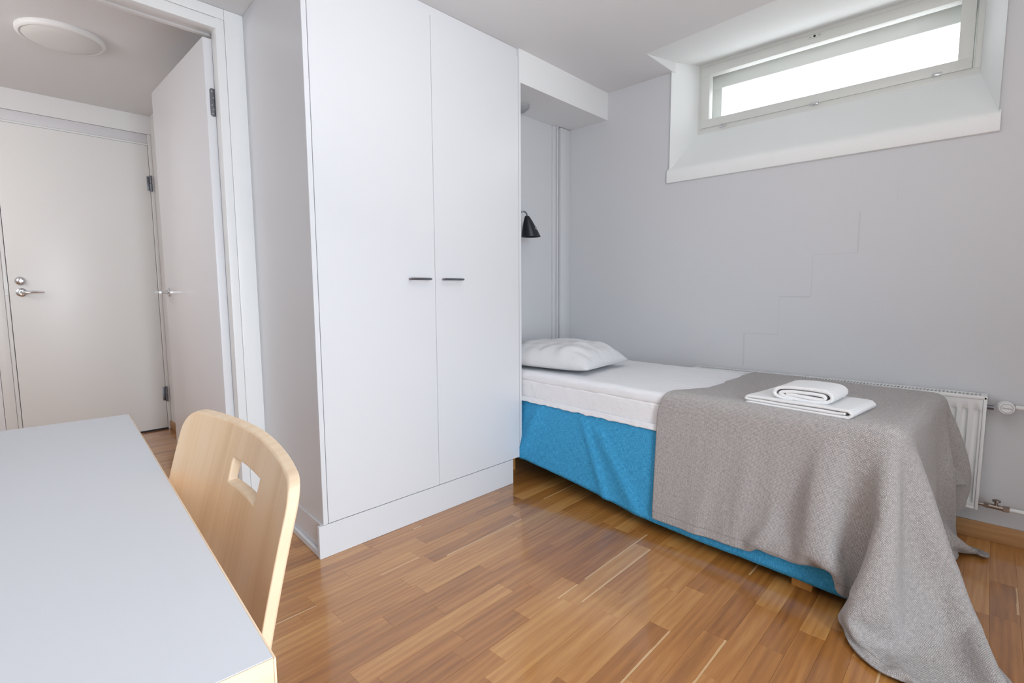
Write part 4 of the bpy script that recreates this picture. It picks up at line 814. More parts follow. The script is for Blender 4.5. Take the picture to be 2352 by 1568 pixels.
-104,-21,-21,-18,-18,-17,-15,-9,-13,-6,4,23,16,16,18,20,16,18,19,20,21,22,22,21,21,20,20,20,20,20,11,17,18,23,-1,2,3,2,2,2,4,0,-2,-13,-14,7,1,8,4,2,0,-3,-10,-18,-19,-7,-8,-17,-24,-27,-37,-32,-14,2,0,0,-1,-3,-3,-4,-4,-4,-5,-4,-4,-3,-2,-1,-1,0,1,1,0,0,
-71,-19,-18,-19,-17,-17,-17,-13,-3,-11,-8,7,30,27,22,20,17,18,18,20,21,22,22,20,21,20,20,19,20,18,14,17,18,15,8,1,1,-5,9,5,3,-3,-12,-22,4,-2,-15,15,12,4,0,-7,-13,-14,-12,-11,-19,-36,-34,-31,-24,-10,3,7,0,-1,-1,-2,-4,-4,-4,-4,-5,-5,-3,-4,-2,-1,0,0,1,1,0,1,
-33,-19,-19,-18,-18,-17,-16,-17,-3,-4,-11,-10,9,34,29,28,25,21,21,20,21,22,21,20,20,20,20,19,21,18,16,13,17,15,4,0,-1,-1,2,1,-4,-3,-8,-19,7,-9,-18,7,17,-1,-3,-3,-6,-8,-12,-15,-26,-36,-38,-25,-12,2,8,8,0,-2,-2,-4,-4,-4,-4,-4,-4,-4,-4,-4,-3,2,0,2,0,1,1,0,
4,-19,-19,-19,-17,-17,-17,-16,-13,2,-4,-12,-15,7,26,35,33,31,28,26,25,24,23,21,19,18,19,20,18,18,14,14,13,10,4,-2,-3,-3,-3,-3,-3,-3,-4,-3,-4,-18,-3,-9,19,-3,-3,-4,-14,6,-9,-16,-31,-38,-30,-15,0,9,9,2,-3,-4,-3,-4,-4,-5,-4,-5,-5,-6,-3,2,4,4,3,1,1,0,1,2,
41,-20,-19,-18,-17,-17,-17,-17,-16,-7,2,-5,-14,-18,1,27,35,34,35,33,32,29,28,25,21,18,15,14,18,17,12,12,11,10,1,-3,-4,-3,-3,-3,-3,-3,-10,3,-3,-16,-7,-6,17,-3,-11,-14,-2,13,-5,-16,-35,-35,-20,-1,6,8,3,-8,-5,-5,-5,-5,-6,-5,-6,-5,-1,3,6,6,4,5,4,2,1,2,2,2,
79,-22,-19,-18,-17,-17,-17,-17,-17,-13,-4,1,-7,-18,-19,0,26,36,36,35,37,35,34,31,26,21,17,6,7,17,8,11,11,12,5,-3,-10,-6,0,3,-3,-9,-4,3,-3,-7,-6,-11,12,-12,-19,-8,12,11,-3,-15,-36,-30,-5,9,6,0,-7,-19,-7,-7,-8,-7,-5,-3,1,5,7,8,5,6,6,6,4,4,3,3,3,4,
113,-23,-15,-18,-18,-17,-16,-17,-17,-16,-11,-4,-2,-9,-19,-20,1,28,36,37,37,37,37,37,32,27,20,11,-1,3,5,9,11,14,11,0,-6,-12,-6,5,2,-7,0,-2,-3,-3,-4,-12,6,-22,-17,-2,14,11,-2,-12,-36,-18,9,7,-1,-10,-14,-32,-7,-8,-5,-2,3,7,8,8,7,7,7,8,6,6,4,5,4,4,4,5,
144,-23,-11,-18,-17,-17,-16,-17,-16,-17,-14,-11,-6,-3,-12,-20,-19,5,30,37,37,38,37,39,37,33,26,17,5,-4,-3,1,6,12,15,8,-3,-9,-14,-3,10,-6,-6,-6,-1,0,0,-4,-5,-27,-13,3,12,16,-3,-28,-18,1,12,-2,-13,-22,-29,-25,-3,-1,3,7,9,9,8,8,7,9,8,8,5,6,4,4,3,2,0,-6,
165,-9,-18,-9,-17,-17,-17,-16,-16,-16,-15,-14,-12,-9,-8,-10,-21,-20,14,32,37,38,37,39,39,37,31,22,11,0,-6,-6,-1,5,14,13,3,-4,-13,-13,-5,1,0,2,2,0,-2,-4,-18,-24,-8,5,9,19,-3,-21,-7,8,-1,-15,-25,-29,-27,-10,4,7,8,10,8,10,8,9,9,8,7,6,5,4,3,2,-1,-4,-8,-11,
180,10,-17,-9,-16,-17,-16,-16,-16,-16,-14,-14,-13,-13,-13,-13,-13,-18,-10,15,32,38,38,38,39,39,35,28,16,5,-5,-9,-7,-1,7,14,10,-1,-7,-12,-10,-1,1,2,2,-1,-3,-15,-19,-15,-4,6,7,19,-3,-4,-3,-3,-14,-26,-30,-28,-18,7,8,10,9,10,9,9,9,10,8,7,4,5,4,2,0,-4,-8,-10,-11,-10,
225,3,-17,-11,-15,-17,-16,-16,-16,-15,-14,-14,-13,-13,-13,-12,-15,-18,-17,-6,17,33,38,39,38,39,38,32,22,10,-2,-9,-11,-6,1,10,13,5,-4,-9,-11,-3,-1,1,2,-1,-8,-16,-15,-13,-2,7,5,17,-2,-4,-3,-6,-24,-31,-29,-22,-5,19,10,11,9,11,9,10,9,7,4,3,4,4,0,-3,-7,-11,-11,-11,-8,-6,
271,-6,-15,-18,-11,-16,-16,-16,-15,-15,-14,-15,-12,-12,-14,-15,-15,-16,-19,-17,-2,21,35,39,39,38,39,36,27,14,2,-7,-12,-11,-4,5,11,10,0,-6,-12,-4,-1,-1,1,0,-7,-14,-16,-13,-1,7,5,13,-2,-3,-3,-16,-30,-31,-25,-12,5,26,10,11,9,11,10,8,4,2,3,5,2,-2,-5,-10,-11,-12,-9,-8,-9,-10,
312,-17,-18,-7,-14,-14,-15,-16,-15,-15,-14,-15,-15,-12,-12,-14,-17,-17,-18,-21,-15,2,27,37,39,38,40,38,31,19,5,-5,-11,-13,-7,0,7,11,4,-3,-11,-4,-3,-1,0,-2,-5,-11,-18,-12,0,7,6,8,-1,-3,-8,-25,-32,-28,-17,-3,12,31,10,11,10,10,6,1,2,3,4,0,-5,-9,-11,-12,-10,-9,-10,-11,-11,-11,
353,-22,-17,-9,-11,-14,-15,-16,-17,-14,-14,-15,-15,-15,-13,-13,-15,-18,-19,-19,-20,-18,14,31,38,39,39,40,34,23,9,-2,-11,-13,-11,-3,4,9,7,-1,-9,-4,-3,-2,-2,-2,-4,-9,-19,-11,1,7,8,5,-3,-3,-17,-30,-31,-23,-10,5,18,32,11,11,8,4,0,1,3,3,-2,-8,-10,-12,-11,-11,-11,-11,-12,-12,-12,-11,
388,-22,-16,-6,-12,-14,-17,-23,-26,-5,-11,-12,-14,-16,-15,-14,-14,-17,-18,-20,-19,-29,-2,19,32,40,39,40,37,27,13,0,-9,-13,-12,-6,1,6,8,2,-7,-5,-3,-2,-3,-2,-3,-7,-21,-10,3,7,8,1,-3,-7,-26,-30,-27,-17,-4,11,25,33,11,6,0,0,1,3,0,-6,-9,-13,-12,-12,-12,-12,-12,-13,-12,-12,-11,-8,
424,-29,-8,-6,-12,-17,-23,-30,-27,-11,-4,-6,-10,-13,-16,-15,-15,-16,-20,-23,-23,-23,-12,5,22,36,40,40,39,30,16,2,-6,-12,-14,-8,-1,4,7,5,-7,-3,-4,-3,-2,-3,-4,-4,-24,-6,3,8,7,-2,-3,-25,-19,-29,-23,-11,1,17,32,30,4,-1,-1,1,2,-4,-8,-13,-14,-14,-13,-14,-14,-14,-12,-13,-10,-7,-4,1,
452,-30,6,-18,-8,-20,-28,-29,-30,-19,-8,-1,-3,-9,-12,-15,-15,-17,-19,-23,-24,-23,-18,-7,11,28,38,40,41,33,19,4,-4,-10,-14,-9,-3,1,6,5,-2,-6,-3,-3,-3,-3,-4,-10,-17,-4,4,7,5,-3,-9,-19,-26,-29,-18,-6,7,24,33,17,-1,-1,1,-1,-6,-12,-14,-15,-15,-16,-15,-15,-13,-13,-10,-8,-3,3,7,14,
479,-33,17,-20,-11,-25,-32,-27,-29,-23,-15,-6,0,-2,-6,-11,-14,-16,-19,-22,-24,-25,-21,-15,0,18,33,40,41,36,23,5,-3,-7,-14,-10,-4,0,4,4,-1,-4,-4,-3,-3,-3,-5,-11,-13,-2,4,6,2,-3,-11,-21,-28,-25,-14,-2,12,29,29,5,-2,0,-1,-7,-12,-17,-16,-17,-16,-17,-15,-15,-11,-11,-6,-3,4,11,16,20,
499,-30,22,-10,-22,-28,-32,-28,-27,-25,-20,-13,-5,1,-1,-5,-9,-13,-17,-22,-23,-25,-24,-21,-9,8,24,38,41,38,26,8,-3,-4,-13,-11,-5,-1,2,4,-1,-3,-4,-3,-3,-3,-5,-10,-11,-2,4,5,0,-4,-14,-20,-27,-23,-10,2,19,29,20,-2,-1,-1,-7,-15,-17,-18,-18,-18,-16,-17,-13,-13,-9,-6,0,7,15,20,20,16,
513,-21,19,1,-25,-31,-30,-28,-28,-26,-23,-19,-11,-5,1,0,-3,-7,-14,-19,-22,-25,-25,-24,-16,-1,15,31,40,39,29,11,-3,-3,-10,-12,-5,-2,1,2,0,-3,-3,-3,-4,-3,-5,-9,-9,-2,3,4,-1,-6,-14,-18,-27,-19,-7,6,22,26,9,-3,1,-7,-14,-18,-19,-20,-18,-19,-15,-15,-12,-9,-5,3,10,19,22,18,7,-5,
524,-5,4,0,-14,-25,-29,-28,-28,-27,-26,-22,-18,-12,-4,2,1,-1,-7,-14,-20,-24,-25,-27,-22,-9,6,23,37,39,32,14,-2,-3,-8,-11,-5,-3,0,1,-1,-2,-3,-3,-4,-3,-5,-7,-8,-2,2,2,-1,-7,-14,-16,-26,-17,-4,10,24,20,2,-3,-3,-13,-19,-20,-21,-20,-18,-17,-14,-12,-7,-3,6,15,21,21,10,-5,-18,-16,
558,-6,-8,-15,-21,-4,-22,-26,-27,-28,-27,-25,-22,-18,-11,-4,2,3,0,-7,-15,-21,-25,-28,-25,-16,-1,14,30,38,34,17,-1,-3,-6,-10,-6,-3,-1,0,-1,-2,-3,-3,-3,-4,-4,-6,-9,-1,2,1,-3,-7,-13,-12,-26,-14,-2,13,23,12,-2,-2,-9,-18,-21,-22,-21,-20,-16,-14,-11,-7,0,10,18,22,14,1,-12,-18,-14,-9,
569,-14,-18,-19,-20,14,-14,-19,-23,-25,-26,-27,-25,-23,-17,-11,-4,2,4,1,-7,-15,-23,-28,-27,-22,-8,5,23,35,35,19,1,-3,-5,-9,-5,-4,-1,-1,-2,-2,-3,-3,-3,-4,-4,-5,-8,-1,1,0,-3,-8,-10,-8,-28,-12,2,14,20,5,-4,-5,-14,-22,-23,-23,-19,-17,-13,-10,-5,3,13,20,19,7,-5,-16,-13,-8,-3,1,
561,-11,-11,-10,-8,-8,-11,-13,-15,-18,-23,-24,-26,-25,-22,-19,-11,-4,2,5,1,-6,-17,-26,-29,-25,-14,-2,14,30,34,21,3,-3,-4,-8,-5,-4,-2,-2,-1,-3,-3,-3,-3,-4,-3,-4,-10,1,0,-1,-4,-7,-9,-17,-18,-6,3,16,14,-1,-3,-9,-20,-24,-23,-21,-17,-13,-8,-3,5,16,19,15,1,-12,-11,-7,-1,3,6,10,
533,-14,-10,-8,-6,-6,-3,-4,-5,-9,-14,-19,-21,-24,-25,-23,-19,-12,-5,2,5,3,-7,-21,-28,-28,-19,-8,6,24,31,22,5,-3,-4,-6,-5,-4,-2,-3,-2,-2,-3,-3,-4,-3,-4,-4,-6,-1,-2,-2,-4,-6,-9,-16,-13,-4,5,14,8,-3,-3,-17,-23,-25,-22,-17,-11,-7,-1,8,16,20,11,-4,-11,-8,-1,5,7,11,11,11,
487,-10,-9,-7,-6,-3,-1,2,2,2,1,-8,-13,-19,-21,-24,-22,-20,-13,-7,1,6,2,-10,-24,-28,-23,-13,1,15,27,22,5,-2,-4,-5,-5,-3,-3,-3,-2,-3,-3,-3,-3,-4,-3,-4,-5,-2,-2,-3,-4,-6,-8,-13,-10,-3,5,11,2,-3,-3,-23,-25,-24,-17,-11,-5,1,9,18,17,8,-5,-10,-2,4,9,11,13,10,8,6,
451,-8,-7,-6,-4,-4,-1,1,2,4,14,2,-1,-7,-13,-19,-20,-23,-19,-16,-8,-1,5,2,-14,-26,-26,-18,-4,9,21,20,5,-1,-3,-5,-4,-4,-3,-3,-2,-3,-3,-3,-4,-3,-4,-3,-4,-3,-3,-3,-4,-5,-8,-9,-8,-2,4,7,-1,-3,-8,-27,-25,-18,-10,-3,2,11,17,16,7,-6,-6,2,8,13,13,10,7,5,1,-4,
436,-5,-5,-4,-4,-3,-2,-2,0,2,4,6,5,4,-1,-9,-13,-14,-20,-20,-16,-12,-3,3,-2,-18,-25,-21,-8,4,14,15,5,-1,-3,-4,-4,-4,-3,-3,-3,-3,-3,-3,-3,-3,-4,-3,-4,-3,-3,-3,-4,-5,-6,-7,-5,-2,1,3,-2,-4,-12,-27,-19,-10,-3,4,10,17,15,6,-6,-1,7,12,13,7,5,5,6,-3,-11,-12,
471,-12,-11,-10,-7,-5,-4,-3,-3,-2,0,2,2,3,2,-3,-9,10,-13,-19,-18,-18,-14,-8,-1,-7,-20,-22,-11,0,8,10,3,-1,-3,-4,-3,-4,-3,-3,-3,-3,-3,-3,-4,-3,-3,-4,-3,-3,-4,-3,-4,-4,-4,-5,-4,-3,-1,0,-3,-4,-15,-23,-10,-2,4,10,16,15,6,-4,4,11,12,8,6,8,7,-2,-10,-16,-11,-14,
510,-12,-11,-9,-9,-8,-7,-8,-6,-6,-3,-2,0,0,1,3,3,-3,-4,-10,-14,-17,-17,-19,-12,-7,-13,-20,-11,-3,2,4,1,-2,-3,-4,-3,-4,-3,-3,-3,-4,-3,-3,-3,-3,-3,-4,-3,-3,-4,-3,-3,-4,-3,-3,-3,-4,-3,-3,-3,-5,-12,-12,-3,4,10,14,14,7,0,9,12,10,8,9,7,1,-6,-14,-10,-4,-2,3,
547,-9,-11,-9,-9,-7,-8,-8,-7,-6,-6,-6,-4,-4,-1,-3,-3,-1,-2,-3,-8,-12,-14,-21,-20,-16,-15,-20,-9,-6,-2,0,-2,-3,-4,-3,-3,-4,-3,-3,-4,-3,-3,-3,-2,-2,-3,-2,-3,-2,-3,-3,-3,-4,-3,-4,-4,-4,-5,-5,-5,-3,-4,-2,5,9,13,13,9,5,10,12,11,10,8,2,-4,-11,-6,-4,1,2,3,4,
562,-4,2,-3,-7,-8,-8,-7,-7,-7,-6,-5,-5,-5,-4,-4,-7,-7,-5,-5,-6,-8,-10,-17,-19,-23,-22,-28,-9,-5,-5,-3,-4,-4,-4,-4,-2,-2,-2,-2,-2,-2,-1,-1,0,-1,-1,-1,-1,-2,-3,-3,-3,-3,-3,-4,-4,-5,-6,-8,-8,-9,0,12,9,11,12,9,9,12,12,11,9,2,-1,-6,-2,-1,1,4,3,3,3,4,
585,-22,-4,7,1,13,-6,-7,-7,-7,-6,-5,-5,-4,-5,-4,-8,-10,-7,-7,-6,-10,-10,-14,-18,-21,-22,-30,-15,-8,-7,-4,-4,-5,-5,-4,-1,-1,-1,-1,-1,-1,0,1,1,1,0,0,-1,-2,-2,-3,-3,-3,-3,-4,-4,-5,-7,-9,-10,-11,0,13,13,11,10,10,12,11,9,4,2,-1,1,2,4,3,4,4,3,3,2,3,
614,-13,-20,-4,9,10,4,-3,-5,-7,3,-5,-5,-5,-4,1,-14,-10,-8,-8,-2,-15,-10,-15,-16,-18,-17,-23,-18,-14,-10,-5,-6,-6,-6,-5,0,-1,0,-2,-1,0,1,2,2,2,1,-1,-1,-2,-2,-3,-3,-3,-3,-3,-1,-7,-5,-10,-8,-7,-2,6,10,9,10,10,8,7,4,3,4,4,5,5,5,4,4,4,2,2,1,2,
615,12,-6,-15,0,7,6,3,0,-2,-2,-1,-2,-2,-4,-5,-9,-9,-8,-9,-8,-11,-9,-14,-16,-17,-16,-22,-18,-15,-11,-6,-6,-6,-6,-5,-1,0,-2,-1,-1,0,0,3,2,3,0,0,-1,-2,-3,-3,-3,-3,-3,-2,-2,-5,-5,-10,-8,-7,-2,5,8,9,8,7,7,5,6,5,6,6,5,6,4,4,2,2,1,0,1,1,
617,13,10,9,-4,-1,0,1,-1,-1,-1,-1,-2,-1,-3,-2,-4,-6,-7,-8,-8,-10,-9,-14,-14,-15,-14,-20,-18,-16,-11,-9,-8,-6,-6,-6,0,-2,-1,-2,-2,-1,0,4,6,1,2,-1,-1,-3,-2,-4,-2,-4,-2,-2,6,-12,4,-18,-7,-6,-2,3,4,7,7,6,6,6,6,6,6,6,5,3,3,1,1,0,1,1,1,3,
660,10,11,6,0,-2,-2,-1,-3,-2,-3,-3,-3,-3,-3,-4,-4,-6,-5,-5,-6,-6,-6,-13,-14,-14,-13,-20,-19,-16,-6,-16,-9,-6,-6,-6,0,-1,-2,-2,-2,-1,-1,5,14,-6,8,-7,1,-5,-2,-4,-2,-4,-3,-2,-1,-5,-2,-11,-7,-5,-2,2,4,6,6,6,6,6,6,6,4,4,2,2,1,0,1,2,2,3,3,4,
704,6,9,6,2,0,-1,-3,-2,-3,-4,-3,-3,-4,-4,-4,-4,-5,-5,-5,-5,-6,-5,-12,-13,-13,-12,-20,-18,-16,-12,-13,-13,-4,-3,-9,3,-4,-2,-3,-4,0,-6,9,8,1,5,-2,-1,-3,-2,-4,-3,-3,-3,-2,-3,-3,5,-16,-6,-5,-2,1,2,5,5,5,5,4,5,3,3,2,2,2,2,3,3,3,3,4,4,4,
744,7,6,5,6,0,-2,-2,-2,-3,-3,-4,-3,-4,-4,-4,-4,-5,-5,-6,-5,-5,-6,-11,-13,-13,-12,-19,-19,-17,-5,-20,-12,-6,-5,-7,0,-2,-2,-3,-3,-1,-2,3,3,6,13,-7,0,-4,-2,-4,-3,-3,-3,-3,-3,-3,-2,-8,-6,-5,-2,1,1,5,4,5,4,4,3,3,2,3,3,3,3,3,3,4,3,4,4,4,
785,-1,7,9,8,-3,-3,-2,-2,-2,-2,-3,-3,-4,-3,-4,-5,-4,-5,-5,-5,-6,-5,-11,-11,-12,-12,-19,-19,-16,-13,-14,-16,-4,-3,-9,3,-5,-2,-3,-3,-2,-4,1,-8,18,10,-2,0,-3,-2,-3,-3,-3,-3,-3,-3,-3,-4,-6,-5,-4,-2,0,0,3,4,4,4,3,3,3,3,3,3,3,3,3,3,3,4,4,4,4,
825,-1,7,8,1,-5,-4,-3,-2,-1,-2,-3,-2,-3,-3,-4,-4,-4,-3,-5,-3,-4,-3,-10,-11,-12,-11,-20,-19,-17,-6,-22,-13,-7,-6,-7,1,-3,-2,-3,-3,-2,-2,-1,-2,11,18,-10,4,-6,0,-5,-2,-4,-2,-4,-3,-3,-3,-6,-5,-4,-2,-1,1,3,3,4,3,3,4,3,3,3,2,3,3,2,2,2,2,2,2,3,
862,2,7,-7,-5,-4,-1,-2,-1,-2,-2,-2,-2,-2,-2,-3,-2,-2,-2,-2,-2,-2,-2,-8,-11,-11,-11,-20,-19,-17,-13,-16,-18,-3,-3,-10,4,-6,-1,-4,-2,-4,-3,-1,-5,9,6,3,5,-3,0,-3,-2,-4,-2,-4,-3,-3,-4,-5,-4,-4,-3,0,-1,2,3,3,3,2,3,3,2,3,2,2,2,2,2,2,2,3,2,2,
903,2,-1,-2,-2,-6,-4,-3,-3,-2,-2,-2,-2,-2,-1,-1,-1,-1,-1,-2,-1,-1,-2,-8,-10,-12,-11,-20,-20,-18,-5,-24,-14,-8,-5,-8,1,-3,-2,-3,-3,-2,-3,-1,-3,2,-2,10,16,-9,2,-5,-1,-4,-2,-4,-3,-4,-2,-6,-5,-3,-3,-1,0,1,3,2,3,3,2,2,2,2,3,2,2,3,2,2,2,3,2,2,
944,0,0,-1,-2,-7,-5,-4,-2,-3,-2,-1,-2,-1,-1,-1,-1,-1,-1,-1,-1,-1,-1,-8,-10,-11,-11,-21,-21,-18,-12,-18,-17,-5,-1,-14,7,-9,3,-6,-1,-4,-2,-3,-3,1,-8,12,5,2,5,-3,-1,-3,-2,-3,-3,-4,-3,-5,-4,-4,-3,-1,-1,1,2,2,2,2,3,2,2,2,2,3,2,2,3,2,3,2,2,3,
979,6,0,-5,-3,-3,-4,-3,-3,-3,-2,-1,-1,-2,-1,-1,0,-1,-1,-2,-1,-1,-1,-8,-10,-11,-12,-21,-22,-19,-4,-25,-14,-9,-6,-10,1,-3,1,-4,-1,-3,-2,-2,-3,0,-3,1,-2,10,15,-9,3,-6,-1,-4,-2,-4,-3,-5,-5,-4,-2,-2,-1,1,1,3,2,2,2,2,2,2,2,3,2,2,2,2,2,2,3,2,
1023,1,0,-2,-5,-3,-4,-3,-2,-3,-1,-2,-1,-1,-1,-1,-1,-1,-1,-1,-1,-2,0,-8,-10,-11,-12,-22,-23,-22,-17,-13,-12,-9,2,-25,-2,3,12,-11,4,-7,1,-4,-3,-1,-5,2,-8,11,5,3,4,-2,-1,-3,-3,-3,-3,-6,-4,-4,-3,-2,-1,0,1,2,2,2,2,2,2,2,2,2,2,2,1,2,2,2,1,2,
1063,2,-2,-2,-2,-4,-3,-3,-3,-2,-2,-1,-2,-1,-1,-1,-1,-1,-1,-1,-1,-1,-1,-8,-10,-11,-12,-23,-24,-27,-23,-4,-10,-12,-11,-12,-17,16,7,-3,1,-4,0,-2,-2,-2,-3,0,-3,1,-2,9,15,-8,2,-5,-1,-5,-2,-6,-5,-4,-3,-2,-1,0,1,2,1,2,2,2,2,3,2,2,2,1,2,2,2,2,1,2,
1104,-1,2,-2,-3,-6,-6,-4,-2,-1,-1,-1,0,-1,-1,-1,-1,-1,-1,0,-1,-1,-1,-8,-9,-12,-12,-23,-26,-27,-29,0,-6,-18,-18,-9,-3,4,1,2,10,-8,7,-7,0,-4,-2,-2,-5,2,-8,12,5,3,4,-2,-1,-4,-3,-6,-5,-4,-3,-2,-2,0,1,1,1,2,1,2,1,2,2,2,3,2,2,2,3,2,1,2,
1133,10,2,-7,-5,-7,-2,-1,0,-1,-1,0,-1,-1,-1,-1,-1,-1,0,-1,-1,-1,-1,-8,-10,-11,-12,-24,-26,-28,-24,-6,-8,-17,-25,-1,-6,3,-10,12,6,-1,4,-3,0,-2,-3,-1,-3,-1,-3,2,-2,12,12,-6,-1,-4,-2,-7,-5,-5,-3,-2,-2,0,0,2,1,1,1,2,1,1,1,2,1,2,2,2,3,3,4,2,
1166,15,-5,-8,-3,0,0,-1,0,-1,0,-1,-1,-1,-1,-1,0,-1,-1,-1,-1,-1,0,-8,-10,-12,-12,-24,-27,-29,-27,-3,-4,-21,-19,-9,-1,-1,-3,3,-1,5,12,-9,6,-6,-1,-3,-3,-1,-5,2,-8,18,10,-2,-1,-3,-3,-6,-6,-4,-4,-2,-2,-1,1,1,1,1,1,1,1,2,1,1,1,1,2,1,1,2,2,2,
1204,2,0,0,0,0,0,0,-1,-1,-1,-1,0,-1,-1,-1,-1,0,-1,-1,-1,0,-1,-8,-10,-12,-13,-24,-28,-28,-24,-7,-8,-18,-23,-5,-1,-1,-6,4,-8,12,4,0,3,-2,-1,-2,-3,-2,-3,0,-1,10,18,-10,3,-6,0,-9,-6,-4,-4,-2,-2,-1,1,1,1,1,1,1,1,1,2,1,1,1,2,1,1,1,2,1,
1245,2,1,0,0,-1,-1,-1,0,0,-1,-1,0,-1,-1,-1,0,-1,-1,-1,-1,0,0,-9,-10,-12,-12,-25,-28,-29,-27,-5,-2,-24,-18,-10,0,-2,-2,-1,-3,4,-1,4,12,-8,4,-4,-2,-3,-4,0,-6,10,6,2,5,-3,-1,-8,-6,-5,-3,-2,-3,0,0,1,0,1,2,1,1,1,1,1,2,1,1,2,1,2,1,1,
1286,1,0,1,0,0,-1,0,-1,-1,-1,-1,-1,-1,-1,0,-1,0,-1,0,-1,0,0,-9,-10,-12,-13,-25,-29,-29,-24,-8,-8,-19,-20,-8,1,-3,-3,-1,-6,6,-8,12,4,0,3,-2,-2,-2,-3,-2,-2,1,-2,10,16,-9,2,-11,-6,-5,-3,-3,-2,-1,1,0,1,1,1,1,1,1,2,1,1,1,1,2,1,2,2,1,
1325,1,0,0,0,-1,-1,0,-1,0,-1,0,-1,0,0,-1,0,-1,0,0,-1,0,0,-8,-11,-12,-13,-25,-29,-30,-27,-6,0,-26,-18,-10,1,-3,-2,-3,-2,0,-3,4,1,5,11,-7,1,-4,-3,-2,-4,1,-8,11,5,3,4,-8,-7,-5,-3,-2,-3,0,0,0,1,1,1,1,1,1,1,1,1,2,1,1,1,1,2,2,
1366,1,0,1,-1,0,-1,-1,-1,0,-1,0,0,-1,0,-1,0,0,-1,0,-1,0,0,-8,-11,-12,-13,-26,-29,-30,-25,-10,-8,-19,-18,-9,3,-5,-1,-4,-3,0,-6,7,-8,14,7,-2,0,-2,-3,-2,-3,-1,-3,1,-2,9,16,-15,-7,-4,-3,-3,-2,-1,1,0,1,1,1,1,1,1,1,1,1,1,2,1,1,1,1,2,
1404,1,0,0,1,0,0,0,-1,0,0,-1,0,-1,0,-1,0,0,-1,0,-1,0,0,-8,-11,-12,-13,-26,-30,-30,-27,-10,-3,-24,-15,-11,2,-3,-2,-3,-2,-2,-2,0,-2,7,14,-7,5,-5,-1,-3,-4,-1,-5,1,-7,10,3,-4,-2,-3,-3,-2,-2,-1,0,1,0,1,1,1,1,1,1,1,2,1,1,1,2,1,1,2,
1446,0,1,0,0,0,0,0,0,-1,0,0,-1,0,-1,0,-1,0,-1,0,-1,0,0,-8,-11,-12,-14,-26,-30,-31,-26,-13,-11,-16,-13,-12,6,-8,1,-5,-1,-3,-3,1,-8,12,6,1,4,-2,-2,-3,-3,-2,-3,0,-3,0,-5,3,0,0,-2,-2,-2,-1,0,0,1,1,1,1,1,1,1,1,2,1,1,1,2,1,1,2,
1487,1,0,0,1,0,0,0,-1,-1,0,-1,0,-1,0,0,-1,0,-1,0,0,-1,0,-8,-11,-12,-14,-27,-30,-31,-26,-16,-16,-11,-12,-13,3,-4,1,-4,-1,-3,-1,-2,-2,4,1,6,12,-8,2,-5,-2,-3,-3,-1,-6,1,-7,6,0,-1,-1,-2,-2,-1,0,0,1,0,1,1,2,1,1,1,1,1,1,0,1,1,4,2,
1529,0,0,0,0,0,-1,0,0,0,0,0,-1,0,-1,0,-1,0,-1,0,0,-1,0,-8,-11,-13,-13,-27,-31,-31,-27,-17,-24,-4,-7,-17,10,-12,6,-9,3,-6,-1,-2,-4,5,-7,14,7,-2,0,-2,-3,-2,-3,-2,-3,-2,-3,1,1,-1,-2,-2,-2,0,-1,1,0,1,1,0,1,1,1,1,0,1,2,1,1,1,2,4,
1568,1,0,1,0,0,0,0,-1,-1,0,-1,-1,0,0,0,-1,0,0,-1,0,0,0,-8,-11,-13,-13,-28,-31,-31,-27,-19,-19,-11,-11,-14,-2,1,2,-4,1,-3,1,-2,-2,0,-2,7,14,-8,7,-7,1,-4,-3,-2,-4,-1,-5,2,0,-2,-1,-2,-2,-1,0,0,1,0,1,0,1,1,1,0,1,1,1,2,1,1,1,2,
1610,0,0,0,0,0,-1,0,0,0,-1,0,0,-1,0,0,-1,0,0,0,-1,0,1,-9,-12,-12,-14,-28,-31,-32,-27,-20,-25,-6,-3,-23,-2,0,12,-13,9,-9,3,-4,-2,0,-7,11,6,0,4,-3,0,-3,-2,-3,-3,-2,-3,0,-1,-1,-2,-1,-2,-1,0,0,0,0,1,1,1,1,0,1,1,1,1,1,2,1,1,2,
1651,0,0,0,0,0,0,0,-1,0,0,0,-1,0,-1,0,-1,0,0,-1,0,0,0,-9,-11,-13,-13,-28,-32,-32,-26,-21,-20,-15,-14,-14,-13,12,0,-1,-1,2,4,-2,0,-2,-2,3,0,5,12,-9,6,-6,-1,-3,-3,-3,-4,0,-1,-2,-2,-1,-3,-1,0,0,1,0,1,0,1,1,1,1,1,1,1,1,1,2,1,2,
1690,-1,1,0,0,0,0,0,0,0,0,0,-1,0,0,-1,0,0,-1,0,0,0,0,-9,-11,-13,-14,-28,-32,-33,-27,-21,-23,-13,-16,-13,-4,3,0,-2,0,3,10,-6,-1,-2,-4,4,-8,12,4,-1,4,-2,-1,-3,-3,-2,-3,-2,-1,-2,-2,-2,-2,-1,0,0,0,1,0,1,1,1,0,1,0,1,1,2,2,2,2,1,
1730,1,0,0,0,1,0,0,-1,0,0,0,0,-1,0,-1,0,0,-1,0,0,0,0,-9,-12,-13,-14,-28,-32,-32,-26,-23,-20,-19,-28,-3,-6,5,-11,8,-10,15,7,-1,1,-2,-2,-1,-2,3,0,4,12,-8,4,-5,-1,-4,-3,-2,-3,-2,-2,-2,-3,-1,0,0,1,0,0,0,0,0,1,2,1,2,1,1,2,2,2,2,
1772,0,1,0,0,0,0,0,0,0,-1,0,0,-1,0,0,-1,0,0,-1,0,0,0,-9,-12,-13,-14,-29,-32,-33,-28,-21,-22,-19,-20,-11,-2,1,-4,1,-3,7,16,-9,4,-4,-2,-1,-6,6,-8,11,5,0,3,-2,-2,-3,-3,-3,-3,-2,-3,-2,-2,-1,-1,0,0,0,1,0,1,0,1,2,1,1,1,2,2,1,2,3,
